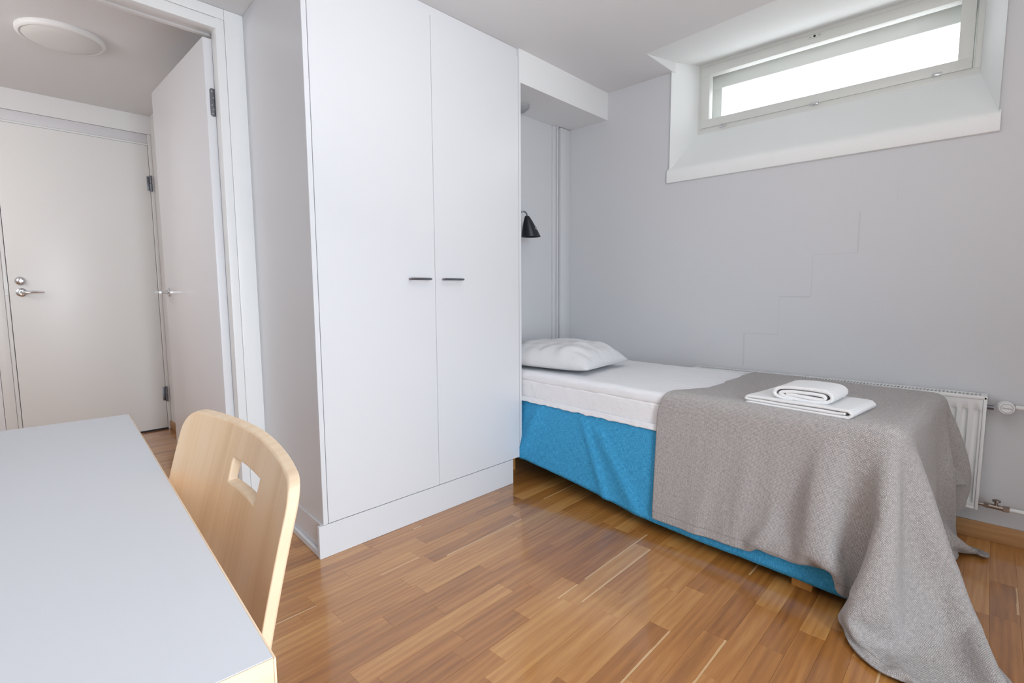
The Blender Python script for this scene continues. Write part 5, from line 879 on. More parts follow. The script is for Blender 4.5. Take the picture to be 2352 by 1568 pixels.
1814,0,0,0,0,1,-1,0,0,0,0,-1,0,0,-1,0,-1,0,-1,0,0,0,0,-10,-12,-13,-14,-29,-33,-33,-24,-25,-20,-22,-26,-5,-1,-1,-6,2,-8,12,4,5,4,-2,-2,-2,-2,-1,-2,4,0,7,10,-6,-1,-4,-2,-5,-4,-2,-3,-2,-2,-2,0,0,0,0,0,0,1,1,1,1,1,2,1,1,2,2,1,3,
1855,1,0,0,0,0,0,0,0,-1,0,0,-1,0,-1,0,-1,0,0,-1,0,0,0,-10,-12,-14,-14,-30,-32,-34,-27,-22,-21,-21,-22,-11,0,-1,-3,-1,-3,5,5,4,10,-6,-1,-3,-3,0,-6,6,-7,15,7,-2,-2,-3,-3,-4,-4,-3,-2,-2,-3,-1,-1,0,0,0,0,1,1,1,0,2,1,0,2,2,1,2,3,1,
1897,0,0,0,1,-1,0,0,0,0,-1,0,0,-1,0,-1,0,-1,0,-1,0,0,0,-10,-13,-13,-15,-30,-33,-34,-23,-26,-19,-23,-24,-9,2,-4,-2,-3,-3,4,-7,18,8,-2,-1,-4,-2,-3,-2,0,-1,10,16,-9,3,-7,1,-9,-4,-3,-3,-2,-2,-2,0,-1,0,0,1,0,1,1,1,1,1,1,2,1,2,2,2,2,
1939,0,0,0,0,0,0,0,-1,0,0,-1,0,-1,0,-1,0,-1,0,-1,0,0,0,-11,-12,-14,-15,-30,-34,-34,-29,-20,-19,-24,-21,-13,2,-3,-2,-3,-2,2,1,10,15,-9,2,-6,0,-5,-2,0,-6,14,8,-1,0,-4,-3,-5,-4,-3,-2,-2,-3,-1,-1,0,0,0,0,1,1,1,1,1,1,1,2,1,2,2,2,2,
1980,1,0,0,0,-1,0,0,0,-1,0,0,-1,0,-1,0,-1,-1,0,-1,0,0,0,-11,-13,-14,-15,-31,-34,-35,-29,-21,-19,-24,-19,-14,7,-9,3,-8,1,-1,-5,16,11,-4,0,-5,-1,-4,-1,-1,-3,11,7,1,-2,-3,-3,-4,-4,-4,-2,-2,-2,-2,0,-1,0,1,0,1,0,1,1,1,2,1,1,2,1,2,2,2,
26,0,0,0,0,0,0,0,0,0,0,0,0,0,0,1,-1,0,0,0,0,0,1,19,-16,-4,2,1,-1,23,-21,-1,-3,5,-5,0,0,3,3,-6,1,-1,0,0,0,0,0,0,0,0,1,-1,0,0,0,0,0,0,0,0,2,-2,0,0,0,0,0,0,0,4,1,-1,-1,-1,-1,-1,0,0,0,0,0,0,0,0,
67,-6,-9,-9,-4,-1,4,6,-3,-9,-7,-3,0,0,0,0,0,0,0,0,0,1,3,-1,-3,0,13,11,11,-1,-34,21,15,8,-12,-15,-17,0,22,13,3,-11,-27,0,2,-1,-1,1,19,14,5,-11,-26,0,5,2,-4,-2,7,16,10,-17,0,13,4,-2,-5,-1,-3,-5,-5,-5,-4,-4,-1,-1,0,0,0,0,0,0,0,0,
62,-19,-12,-5,0,0,5,26,15,0,-8,-19,-15,-4,0,0,0,0,0,0,0,0,0,0,0,0,0,3,12,13,-28,0,11,17,-17,-11,0,0,10,12,14,-19,-8,6,14,-12,-2,-2,3,4,0,-3,-2,6,11,-5,-4,9,15,10,-8,4,5,-13,-8,-8,-8,-7,-5,-5,-3,-1,0,0,0,0,0,0,0,0,0,0,0,0,
37,-11,0,0,0,0,0,15,33,20,4,-15,-18,-17,-13,-7,-2,0,0,0,0,0,1,0,1,-1,-1,0,3,17,-18,-2,0,3,2,4,5,12,-2,3,3,3,5,12,-2,-2,6,-3,-2,1,0,0,1,3,3,1,4,8,5,7,7,1,-14,-32,-8,-9,-8,-6,-4,-4,-2,-1,0,0,0,0,0,0,3,-3,0,0,0,0,
29,-3,0,0,0,0,0,5,32,32,22,2,-19,-13,-12,-11,-9,-7,-5,-3,-2,0,1,2,1,-1,-1,-1,-3,1,2,6,2,3,5,7,6,7,6,5,6,3,4,9,-4,3,7,-2,-2,1,1,0,-1,1,3,3,6,7,6,7,1,-12,-27,-32,-8,-7,-6,-5,-4,-3,-3,-3,-3,-1,-1,-1,5,-8,6,-6,0,2,-2,1,
26,0,0,0,0,0,0,0,22,35,32,23,1,-24,-17,0,-3,-5,-7,-7,-5,-3,-1,0,1,2,-1,-2,-1,1,2,5,6,5,6,6,7,7,7,6,5,4,3,2,3,4,3,1,-1,1,1,0,-2,1,3,4,5,6,7,2,-9,-24,-27,-23,-5,-6,-5,-5,-4,-3,-4,-2,-1,0,-1,-5,-8,-5,-7,-1,-1,0,0,-1,
26,0,0,0,0,0,0,0,9,31,34,32,22,-2,-22,-18,-1,7,2,-3,-4,-5,-3,-3,0,1,2,0,-1,0,2,6,6,5,5,6,7,7,7,6,6,3,3,3,2,4,3,2,-1,1,0,-4,2,2,3,3,6,5,4,-8,-19,-22,-19,-16,-5,-5,-5,-4,-3,-3,-3,-2,-3,-5,-7,-8,-7,-8,-6,-4,-3,-2,-3,-3,
27,-1,0,0,0,0,0,0,3,22,32,34,31,20,-3,-22,-16,1,9,8,4,0,-2,-3,-2,-1,1,2,0,0,1,5,6,5,5,6,6,7,7,7,6,2,3,3,2,3,3,4,-1,-1,-2,0,2,2,3,5,3,5,-5,-18,-17,-14,-12,-14,-5,-5,-4,-4,-4,-3,-4,-5,-6,-8,-8,-9,-8,-7,-6,-6,-5,-5,-4,-4,
30,13,-17,0,0,0,0,0,2,13,25,33,33,30,19,-2,-19,-13,2,10,12,8,5,1,-2,-1,-1,0,2,0,0,4,5,6,6,5,6,7,6,8,7,2,2,3,3,2,3,4,0,-3,-2,1,2,2,3,9,-1,1,-15,-16,-12,-10,-6,-17,-5,-5,-4,-4,-4,-6,-6,-8,-9,-9,-8,-8,-8,-7,-6,-7,-5,-7,-5,-7,
30,26,-20,-10,0,0,0,0,2,9,19,27,31,34,30,20,-1,-15,-6,3,11,13,11,7,3,-1,-1,-2,-1,2,1,4,4,5,7,5,6,6,7,6,12,-2,2,2,3,3,3,6,-1,-4,0,1,1,1,3,4,4,-7,-16,-10,-8,-9,-14,-13,-3,-4,-4,-6,-6,-8,-8,-9,-8,-9,-8,-7,-7,-7,-6,-6,-5,-5,-3,0,
26,39,-10,-27,-2,0,0,0,3,9,16,21,26,30,32,33,22,5,-10,-3,6,12,14,11,8,2,0,-3,-2,-1,2,5,4,4,6,6,6,6,7,6,5,4,3,2,3,3,3,4,0,-3,1,1,1,1,2,4,-1,-12,-8,-7,-9,-14,-13,-8,-4,-5,-6,-8,-8,-8,-9,-9,-7,-8,-7,-6,-6,-7,-5,-5,-4,-3,-3,-1,
26,40,-2,-30,-8,0,0,0,4,13,16,19,22,26,27,29,31,35,7,-4,0,8,13,13,11,6,2,-2,-4,-2,1,5,5,4,4,6,7,6,6,6,6,3,3,3,3,3,3,2,0,0,1,0,1,1,1,0,-4,-5,-6,-9,-13,-12,-9,-8,-6,-7,-7,-8,-9,-9,-8,-8,-6,-7,-6,-7,-6,-5,-5,-5,-4,-4,-4,-4,
26,37,2,-25,-14,0,0,0,5,17,22,19,20,24,27,35,36,32,22,7,0,4,10,12,12,10,4,-2,-4,-3,-1,6,5,4,4,5,7,7,5,6,6,3,3,3,3,3,3,2,0,1,0,1,1,1,0,0,-4,-4,-8,-12,-12,-9,-8,-10,-7,-8,-8,-9,-8,-9,-7,-7,-6,-7,-6,-6,-6,-5,-5,-5,-6,-6,-5,-6,
28,24,6,-3,-23,-6,0,0,10,20,25,26,20,22,25,31,34,37,30,21,8,4,6,9,12,11,6,0,-4,-4,-1,4,6,4,4,4,7,7,5,6,6,3,3,3,3,3,2,2,1,1,1,0,1,1,0,-1,-2,-5,-10,-13,-9,-7,-8,-14,-7,-9,-9,-8,-8,-7,-7,-7,-6,-7,-5,-7,-6,-6,-6,-7,-7,-7,-6,-5,
26,0,4,15,-3,-16,0,3,15,23,26,30,27,22,23,27,31,34,36,30,19,9,6,6,8,12,9,0,-3,-4,-3,4,5,5,3,4,7,7,6,6,5,4,3,3,3,2,3,2,1,1,1,0,1,0,1,-1,-3,-7,-11,-11,-7,-7,-9,-16,-8,-9,-9,-7,-7,-7,-7,-7,-6,-7,-6,-7,-7,-8,-7,-8,-7,-6,-7,-6,
26,0,18,-18,1,-1,1,14,22,24,26,27,30,27,25,25,28,30,33,35,27,20,10,5,6,10,9,3,-3,-4,-3,3,4,5,3,4,7,6,6,6,6,3,3,3,3,3,2,3,1,1,0,1,0,0,1,0,-4,-9,-10,-8,-7,-7,-9,-19,-10,-8,-8,-6,-7,-8,-7,-6,-7,-7,-8,-8,-8,-9,-7,-8,-8,-7,-7,-7,
26,0,30,-22,-5,4,14,25,25,20,22,25,27,29,27,26,27,30,30,32,32,29,16,8,5,7,9,4,-2,-5,-3,3,4,4,3,4,6,7,6,6,6,3,2,3,3,3,3,3,1,1,0,0,1,0,0,5,-10,-9,-9,-7,-7,-8,-8,-24,-8,-7,-7,-7,-7,-8,-7,-7,-8,-9,-8,-10,-8,-9,-8,-9,-8,-9,-8,-8,
26,0,38,-19,-1,12,23,26,26,22,20,22,24,27,27,28,28,29,31,31,31,30,23,14,7,5,7,5,-2,-4,-3,3,3,3,3,4,6,6,6,6,9,0,3,3,3,2,3,6,-2,1,1,0,0,0,1,-3,-4,-8,-6,-7,-7,-10,-16,-17,-8,-7,-7,-6,-9,-8,-8,-9,-9,-10,-9,-10,-10,-10,-9,-11,-10,-11,-9,-9,
26,0,39,7,-5,19,26,26,26,24,21,21,22,24,25,28,28,29,30,32,31,30,27,18,11,6,6,3,0,-4,-4,3,2,3,3,4,6,6,6,6,6,2,3,3,3,3,3,3,1,1,1,0,0,0,0,-2,-5,-7,-6,-7,-7,-13,-17,-14,-8,-7,-8,-8,-8,-9,-9,-11,-10,-10,-10,-12,-10,-12,-11,-13,-10,-13,-10,-12,
26,6,31,30,3,24,24,26,26,26,23,22,21,23,24,25,27,29,29,32,31,31,28,23,14,9,6,1,0,-3,-3,1,3,2,3,3,7,5,6,6,5,3,3,3,3,3,3,2,2,1,1,0,0,0,0,-3,-4,-5,-6,-7,-9,-15,-15,-13,-8,-9,-8,-8,-9,-11,-10,-11,-11,-11,-11,-12,-11,-13,-12,-13,-11,-10,-6,-1,
26,20,24,39,19,24,24,26,26,26,25,23,22,23,22,24,26,27,28,31,31,32,29,25,18,13,7,0,-1,-3,-3,2,2,2,2,3,6,6,6,5,5,4,3,3,3,3,2,3,2,1,1,0,0,0,-1,-2,-4,-5,-6,-7,-11,-15,-13,-14,-8,-9,-8,-10,-11,-11,-11,-12,-10,-13,-11,-13,-12,-13,-12,-12,-8,-7,-2,2,
26,32,28,38,33,25,26,26,26,27,25,25,24,23,23,23,24,26,27,29,31,31,31,27,21,15,10,0,-2,-3,-3,2,2,1,2,3,6,6,5,6,4,4,3,3,3,3,3,2,2,1,1,0,0,1,-1,-2,-3,-5,-6,-8,-12,-14,-12,-14,-9,-9,-10,-11,-11,-12,-11,-13,-11,-13,-12,-13,-13,-13,-11,-10,-7,-5,-2,-2,
26,41,36,38,35,32,28,27,28,27,26,26,25,24,24,23,24,24,26,27,30,31,31,28,23,19,12,2,-3,-3,-4,2,2,1,2,2,6,6,5,6,4,4,3,3,3,3,3,2,2,1,1,1,0,0,-1,-2,-3,-5,-6,-9,-13,-12,-13,-13,-9,-11,-10,-12,-12,-12,-12,-13,-12,-13,-13,-14,-13,-14,-11,-9,-7,-5,-5,-8,
43,38,39,37,33,36,33,30,30,29,28,27,27,25,25,24,24,24,24,27,27,30,31,29,25,21,15,4,-3,-4,-3,2,1,1,1,2,6,6,5,5,6,2,3,3,3,3,3,3,2,1,1,0,1,-1,0,-1,-3,-5,-7,-9,-13,-11,-11,-15,-10,-11,-12,-13,-12,-12,-13,-13,-13,-15,-14,-15,-15,-15,-11,-10,-7,-6,-8,-10,
58,36,35,38,39,35,35,34,33,31,30,30,27,28,25,25,25,24,24,25,26,29,29,29,27,23,17,7,-1,-5,-4,2,1,1,1,2,5,6,5,5,6,2,3,3,4,3,2,3,2,1,1,1,0,0,-1,2,-6,-5,-7,-10,-12,-11,-8,-17,-11,-13,-12,-13,-12,-14,-13,-15,-14,-17,-17,-18,-16,-14,-10,-8,-9,-11,-13,-17,
66,37,38,37,38,37,37,36,35,35,33,32,30,30,28,27,25,25,25,25,25,27,28,28,27,25,20,9,0,-5,-4,2,1,0,1,1,6,5,5,5,9,-1,3,3,3,3,3,3,2,1,1,1,0,0,-1,0,-3,-5,-7,-11,-10,-11,-11,-14,-13,-13,-13,-13,-14,-14,-15,-16,-18,-21,-20,-20,-15,-10,-11,-13,-14,-18,-20,-22,
60,42,38,41,38,39,39,39,38,37,36,35,34,32,31,29,27,27,25,25,25,26,26,27,26,27,22,11,2,-4,-5,2,1,0,1,1,5,5,5,5,5,3,3,3,3,3,3,3,2,2,1,0,0,0,0,-1,-3,-5,-8,-10,-10,-10,-12,-14,-13,-14,-13,-15,-15,-16,-17,-21,-22,-25,-20,-16,-12,-14,-16,-20,-21,-25,-26,-28,
62,38,39,40,40,41,41,41,40,39,39,38,37,36,34,33,30,30,26,27,25,26,26,25,25,27,24,13,4,-3,-6,2,1,0,0,1,5,5,4,5,4,3,4,3,3,3,3,3,2,2,1,1,0,0,-1,-1,-2,-5,-7,-9,-10,-11,-12,-14,-14,-14,-15,-16,-18,-19,-22,-27,-26,-23,-18,-15,-17,-21,-24,-26,-29,-30,-30,-30,
62,39,40,41,41,42,41,43,41,46,33,39,39,39,38,36,34,33,30,29,26,27,25,24,23,26,26,15,6,-2,-5,2,0,0,0,0,5,5,4,5,4,3,3,4,3,3,4,2,3,1,2,0,0,0,0,-1,-3,-5,-7,-8,-10,-11,-12,-15,-14,-16,-16,-20,-21,-25,-27,-29,-25,-19,-18,-22,-24,-29,-30,-32,-33,-31,-32,-30,
68,40,40,42,40,43,40,43,40,42,40,40,40,40,39,40,37,38,34,32,30,30,26,24,23,25,25,17,7,-1,-4,1,1,-1,-1,1,4,5,4,3,4,4,3,4,3,4,3,3,2,2,1,1,0,0,-1,-1,-2,-5,-6,-7,-9,-11,-13,-15,-15,-19,-20,-24,-26,-30,-31,-29,-22,-22,-26,-30,-32,-34,-33,-34,-33,-32,-30,-28,
72,45,39,43,40,42,40,42,41,41,41,41,40,41,39,42,43,35,38,37,34,33,30,26,22,24,25,18,8,0,-3,2,0,-1,-1,0,5,4,4,3,4,4,3,4,3,4,3,3,2,2,1,1,0,0,0,-1,-3,-4,-6,-7,-9,-11,-14,-15,-18,-22,-25,-28,-32,-34,-31,-25,-27,-31,-34,-35,-34,-35,-36,-34,-30,-30,-30,-35,
93,39,39,40,40,41,40,41,41,41,41,41,41,41,40,40,40,40,40,40,38,39,35,31,26,25,25,18,9,0,-3,1,0,-1,-1,0,4,3,4,3,4,3,4,4,4,3,4,3,2,2,1,1,0,0,0,-1,-2,-4,-4,-7,-8,-11,-15,-18,-23,-27,-30,-35,-35,-35,-30,-33,-35,-36,-36,-37,-36,-37,-33,-31,-32,-36,-37,-38,
108,37,39,40,39,40,40,40,40,41,40,42,40,42,40,41,40,41,40,41,40,41,39,37,31,29,27,19,8,1,-3,2,0,-1,-2,0,4,3,4,3,3,4,4,4,4,4,3,3,2,2,1,1,0,0,0,-1,-2,-3,-4,-7,-8,-12,-15,-23,-28,-33,-35,-39,-37,-35,-36,-38,-38,-38,-38,-38,-36,-34,-35,-37,-39,-39,-40,-38,
126,37,37,38,38,41,39,40,39,41,40,41,40,41,41,41,40,41,40,42,40,43,40,42,37,38,32,28,6,-2,-3,1,-1,-1,-2,-1,4,3,3,2,3,3,3,4,4,3,3,2,1,1,1,1,0,0,0,0,-1,-2,-2,-5,-5,-9,-19,-32,-34,-39,-40,-41,-38,-40,-39,-40,-38,-39,-37,-37,-37,-38,-39,-40,-41,-40,-40,-39,
147,34,38,38,41,30,39,40,39,40,40,40,40,41,40,42,40,41,40,43,40,43,41,43,40,43,38,35,7,-3,-3,1,-1,-1,-2,-1,3,2,2,2,1,2,3,2,2,2,1,1,1,0,1,0,0,0,0,0,0,-1,-1,-2,-2,-5,-19,-39,-39,-42,-40,-41,-40,-41,-39,-39,-38,-38,-38,-39,-39,-41,-40,-41,-40,-41,-39,-40,
170,28,36,39,36,35,37,40,39,45,32,39,40,41,41,41,40,42,40,42,38,47,41,45,40,45,40,33,8,-1,-1,0,0,-1,-1,0,1,0,1,0,1,0,1,0,0,0,0,0,0,0,0,0,0,0,0,0,0,0,0,0,0,0,-16,-37,-41,-43,-41,-42,-40,-40,-39,-39,-39,-40,-39,-41,-40,-42,-40,-42,-40,-40,-39,-40,
201,22,24,36,39,36,36,37,39,39,38,39,39,41,40,42,40,43,40,43,41,44,41,44,41,44,38,27,6,0,0,0,0,0,0,0,0,0,0,0,0,0,0,0,0,0,0,0,0,0,0,0,0,0,0,0,0,0,0,0,0,0,-12,-32,-40,-43,-40,-42,-39,-41,-39,-41,-40,-41,-40,-42,-40,-42,-41,-40,-40,-40,-39,-39,
236,20,20,13,39,39,38,38,39,38,39,39,39,41,39,42,40,42,41,43,40,44,41,44,40,44,36,23,3,0,0,0,0,0,0,0,0,0,0,0,0,0,0,0,0,0,0,0,0,0,0,0,0,0,0,0,0,0,0,0,0,0,-8,-29,-38,-43,-40,-42,-39,-42,-39,-42,-40,-42,-40,-42,-41,-41,-40,-41,-39,-40,-39,-40,
238,23,10,23,36,41,39,40,39,40,39,40,39,41,40,41,40,42,41,42,41,43,40,43,40,43,34,20,2,0,0,0,0,0,0,0,0,0,0,0,0,0,2,-1,-1,0,0,0,0,0,0,0,0,0,0,0,0,0,0,0,0,0,-7,-25,-38,-42,-40,-42,-39,-42,-40,-42,-41,-42,-40,-42,-40,-41,-40,-40,-40,-39,-40,-40,
236,29,11,24,33,41,40,40,40,40,40,40,40,41,40,42,40,42,40,43,40,42,40,43,40,43,33,16,1,0,0,0,0,0,0,0,0,0,0,0,0,0,0,5,-5,2,-2,0,0,0,0,0,0,0,0,0,0,0,0,0,0,0,-5,-23,-37,-42,-40,-42,-40,-42,-41,-42,-40,-42,-40,-41,-41,-40,-40,-41,-40,-40,-39,-40,
231,30,25,25,24,40,40,41,40,41,40,41,40,41,40,42,40,42,40,42,40,43,40,42,40,42,32,16,0,0,0,0,0,0,0,0,0,0,0,0,0,0,2,12,8,-11,-11,0,0,0,0,0,0,0,0,0,0,0,0,0,0,0,-4,-22,-35,-42,-40,-42,-41,-42,-41,-42,-40,-42,-40,-41,-40,-41,-40,-40,-40,-40,-40,-40,
224,14,26,32,38,41,40,41,40,41,40,42,40,42,40,42,40,43,40,42,40,42,40,43,40,43,30,14,0,0,0,0,0,0,0,0,0,0,0,0,0,0,0,3,-3,3,-1,-1,-1,0,0,0,0,0,0,0,0,0,0,0,0,0,-3,-20,-35,-42,-40,-42,-41,-42,-41,-42,-40,-42,-40,-41,-40,-41,-40,-40,-40,-40,-40,-40,
235,-8,26,40,40,41,39,41,40,41,40,42,40,42,40,42,41,42,40,43,40,43,41,43,41,42,30,13,0,0,0,0,0,0,0,0,0,0,0,0,0,0,0,1,3,-1,-3,5,-5,1,-1,0,0,0,0,0,0,0,0,0,0,0,-2,-20,-34,-41,-41,-42,-41,-42,-40,-42,-41,-41,-40,-41,-41,-40,-40,-41,-40,-40,-40,-40,
213,4,36,39,39,40,40,40,40,41,40,42,40,42,40,42,41,43,40,43,42,43,41,44,41,42,30,12,0,0,0,0,0,0,0,0,0,0,0,0,0,0,0,1,-1,18,8,-7,-13,-5,-1,0,0,0,0,0,0,0,0,0,0,0,-2,-18,-34,-41,-41,-42,-41,-41,-41,-42,-40,-42,-40,-41,-40,-41,-40,-40,-40,-41,-40,-40,
216,-2,41,40,40,36,39,40,39,41,41,41,40,42,41,42,41,43,41,44,41,43,42,43,41,42,30,12,1,-1,0,0,0,0,0,0,0,0,0,0,0,0,0,0,0,1,-1,3,-3,5,-5,1,-1,0,0,0,0,0,0,0,0,0,-2,-18,-33,-41,-41,-41,-41,-42,-40,-42,-40,-42,-40,-41,-40,-41,-40,-40,-41,-40,-40,-40,
233,-15,37,41,40,35,38,40,40,41,40,42,40,42,41,43,41,42,42,43,41,43,42,43,42,42,30,11,3,-3,0,0,0,0,0,0,0,0,0,0,0,0,0,0,0,0,0,19,8,-7,-13,-6,-1,0,0,0,0,0,0,0,0,0,-1,-18,-32,-42,-41,-41,-41,-42,-40,-42,-40,-41,-41,-41,-40,-41,-40,-40,-40,-41,-40,-40,
210,7,39,37,40,38,39,40,40,41,40,41,41,42,41,42,41,43,41,43,41,44,41,43,42,42,29,12,8,0,-8,3,-1,-1,-1,0,0,3,-3,0,0,0,0,0,0,0,0,0,0,3,-3,5,-5,1,-1,0,0,0,0,0,0,0,-1,-18,-32,-41,-41,-41,-41,-42,-40,-42,-40,-42,-40,-41,-40,-41,-40,-41,-40,-40,-40,-40,
206,10,41,40,39,39,39,39,40,40,39,41,41,41,41,42,41,43,41,43,42,43,41,44,42,42,29,11,5,13,8,-11,-15,7,-7,17,7,-8,-16,0,0,0,0,0,0,0,0,0,0,19,8,-7,-13,-6,-1,0,0,0,0,0,0,1,-2,-17,-32,-42,-40,-42,-41,-41,-41,-41,-41,-41,-41,-40,-41,-41,-40,-40,-40,-40,-40,-41,
216,5,37,41,40,39,39,38,39,40,40,40,41,41,41,42,41,43,41,43,41,43,41,44,41,42,30,11,0,0,0,7,-3,13,7,-7,-17,2,-2,0,0,0,0,0,0,0,0,0,0,0,0,3,-3,4,-4,1,-1,0,0,0,0,1,-2,-17,-32,-41,-41,-41,-41,-42,-40,-42,-40,-41,-41,-41,-40,-41,-40,-40,-41,-40,-40,-40,
233,-10,36,40,40,37,36,39,39,41,41,41,41,41,41,42,41,43,41,43,42,43,41,44,42,42,29,11,0,0,0,0,0,1,-1,0,0,17,6,-6,-16,-1,0,0,0,0,0,0,0,0,0,18,9,-8,-13,-6,0,0,0,0,1,0,-2,-17,-32,-41,-41,-41,-41,-41,-41,-41,-41,-41,-41,-41,-40,-40,-41,-40,-40,-40,-40,-40,
201,16,40,38,38,36,39,41,40,42,40,42,40,42,41,42,41,43,41,43,41,44,41,44,42,42,29,11,0,0,0,0,0,0,0,0,0,2,-2,0,0,0,0,0,0,0,0,0,0,0,0,0,0,7,-7,0,0,0,0,0,1,0,-2,-17,-32,-41,-41,-41,-41,-41,-41,-41,-41,-41,-40,-41,-41,-41,-40,-40,-40,-40,-40,-40,
175,37,39,37,39,40,40,41,40,42,40,42,40,42,41,43,41,43,41,43,41,43,42,44,42,42,29,11,0,0,0,0,0,0,0,0,0,0,0,0,0,0,0,0,0,0,0,0,0,0,0,0,0,0,0,0,0,0,0,0,1,0,-2,-17,-32,-41,-41,-41,-41,-41,-41,-41,-41,-41,-40,-41,-41,-41,-40,-40,-41,-40,-40,-40,
167,39,40,40,40,40,40,41,41,41,41,42,40,42,41,43,41,42,42,43,41,43,41,44,42,42,30,11,0,0,0,0,0,0,0,0,0,0,0,0,0,0,0,0,0,0,0,0,0,0,0,2,7,-4,-5,5,-5,1,-1,0,1,0,-2,-17,-32,-41,-41,-41,-41,-42,-40,-42,-40,-41,-41,-40,-41,-41,-40,-40,-41,-40,-40,-40,
163,40,41,40,40,41,40,41,41,42,40,42,41,42,41,42,41,43,41,43,41,43,42,44,42,43,29,11,0,0,0,0,0,0,0,0,0,0,0,0,0,0,0,0,0,0,0,0,0,0,0,1,-1,19,8,-7,-13,-6,-1,0,1,0,-2,-17,-32,-41,-41,-42,-40,-42,-40,-42,-40,-42,-40,-41,-40,-41,-40,-41,-40,-40,-40,-40,
162,40,40,41,40,41,40,42,40,42,40,42,40,42,41,43,41,42,42,43,41,43,42,44,42,43,30,11,0,0,0,0,0,0,0,0,0,0,0,0,0,0,0,0,0,0,0,0,0,0,0,0,0,0,0,3,-3,4,-4,2,-1,0,-2,-17,-32,-41,-41,-42,-40,-42,-40,-42,-40,-42,-40,-41,-41,-40,-40,-41,-40,-40,-40,-40,
160,41,40,40,40,41,40,41,41,41,41,42,40,43,41,42,41,43,42,43,41,44,41,44,43,43,30,11,0,0,0,0,0,0,0,0,0,0,0,0,0,0,0,0,0,0,0,0,0,0,0,0,0,0,0,19,8,-7,-12,-7,0,0,-2,-17,-32,-41,-41,-42,-40,-42,-41,-41,-41,-41,-40,-41,-41,-40,-40,-41,-40,-40,-40,-40,
160,40,40,41,40,41,40,40,41,41,41,42,41,42,41,42,42,43,41,43,41,44,41,44,42,43,31,12,0,0,0,0,0,0,0,0,0,0,0,0,0,0,0,0,0,0,0,0,0,0,0,0,0,0,0,0,0,2,-2,3,1,0,-5,-17,-33,-41,-40,-42,-40,-42,-41,-41,-40,-42,-40,-41,-40,-41,-40,-41,-40,-40,-40,-40,
158,40,40,40,41,40,41,41,40,42,41,42,40,43,41,42,41,43,42,43,41,44,41,45,42,43,31,12,0,0,0,0,0,0,0,0,0,0,0,0,0,0,0,0,0,0,0,0,0,0,0,0,0,0,0,0,0,19,9,-5,-6,-10,-8,-17,-32,-42,-40,-42,-40,-42,-41,-41,-40,-42,-40,-41,-40,-41,-40,-41,-40,-40,-40,-40,
156,41,40,40,41,40,41,41,40,42,41,42,40,43,41,42,42,43,41,43,41,44,41,44,43,43,31,13,0,0,0,0,0,0,0,0,0,0,0,0,0,0,0,0,0,0,0,0,0,0,0,0,0,0,0,0,0,1,-1,3,-1,-1,-2,-17,-33,-41,-40,-42,-40,-42,-41,-41,-40,-42,-40,-41,-40,-41,-40,-41,-40,-40,-40,-40,
155,40,40,41,40,41,41,41,41,41,41,42,41,42,41,43,41,43,41,43,41,44,42,44,42,44,31,13,0,0,0,0,0,0,0,0,0,0,0,0,0,0,0,0,0,0,0,0,0,0,0,0,0,0,0,0,0,0,0,0,0,1,-2,-17,-32,-41,-41,-42,-40,-42,-40,-42,-40,-42,-40,-41,-40,-41,-40,-41,-40,-40,-39,-40,
154,41,40,40,41,41,40,41,41,42,40,42,41,42,41,42,42,43,41,43,41,44,41,45,42,44,32,13,0,0,0,0,0,0,0,0,0,0,0,0,0,0,0,0,0,0,0,0,0,0,0,0,0,0,0,0,0,0,0,0,1,0,-2,-17,-32,-41,-41,-42,-40,-42,-40,-42,-40,-41,-41,-41,-40,-41,-40,-41,-40,-40,-40,-39,
153,41,40,40,41,41,40,41,40,42,40,42,41,42,41,43,41,43,41,44,41,44,41,45,43,44,32,13,0,0,0,0,0,0,0,0,0,0,0,0,0,0,0,0,0,0,0,0,0,0,0,0,0,0,0,0,0,0,0,0,1,0,-2,-17,-32,-41,-41,-41,-41,-41,-41,-41,-41,-41,-40,-41,-41,-41,-40,-40,-41,-40,-40,-40,
152,40,41,40,40,41,40,41,40,42,41,42,41,42,41,43,41,43,41,44,41,44,41,44,43,44,33,14,0,0,0,0,0,0,0,0,0,0,0,0,0,0,0,0,0,0,0,0,0,0,0,0,0,0,0,0,0,0,0,0,1,0,-2,-17,-32,-41,-41,-41,-41,-41,-41,-41,-41,-41,-40,-41,-41,-41,-40,-40,-41,-40,-40,-40,
151,40,40,40,41,40,41,41,40,42,41,42,40,43,41,42,41,43,42,43,42,43,42,45,43,44,33,14,0,0,0,0,0,0,0,0,0,0,0,0,0,0,0,0,0,0,0,0,0,0,0,0,0,0,0,0,0,0,0,0,1,0,-2,-17,-31,-41,-41,-42,-40,-42,-40,-42,-40,-42,-40,-41,-41,-40,-41,-40,-40,-41,-40,-40,
149,40,40,40,41,41,40,41,41,41,41,42,41,42,41,43,41,43,41,44,41,44,41,45,43,44,34,15,0,0,0,0,0,0,0,0,0,0,0,0,0,0,0,0,0,0,0,0,0,0,0,0,0,0,0,0,0,0,0,0,1,0,-2,-17,-31,-41,-41,-42,-40,-41,-41,-41,-41,-41,-41,-41,-40,-40,-41,-40,-40,-41,-40,-40,
148,40,40,40,40,41,41,41,40,42,41,42,40,43,41,42,41,43,42,43,42,43,42,45,43,45,33,16,0,0,0,0,0,0,0,0,0,0,0,0,0,0,0,0,0,0,0,0,0,0,0,0,0,0,0,0,0,0,0,0,1,0,-2,-16,-32,-41,-41,-41,-41,-41,-40,-42,-40,-41,-40,-41,-41,-40,-41,-40,-40,-40,-40,-40,
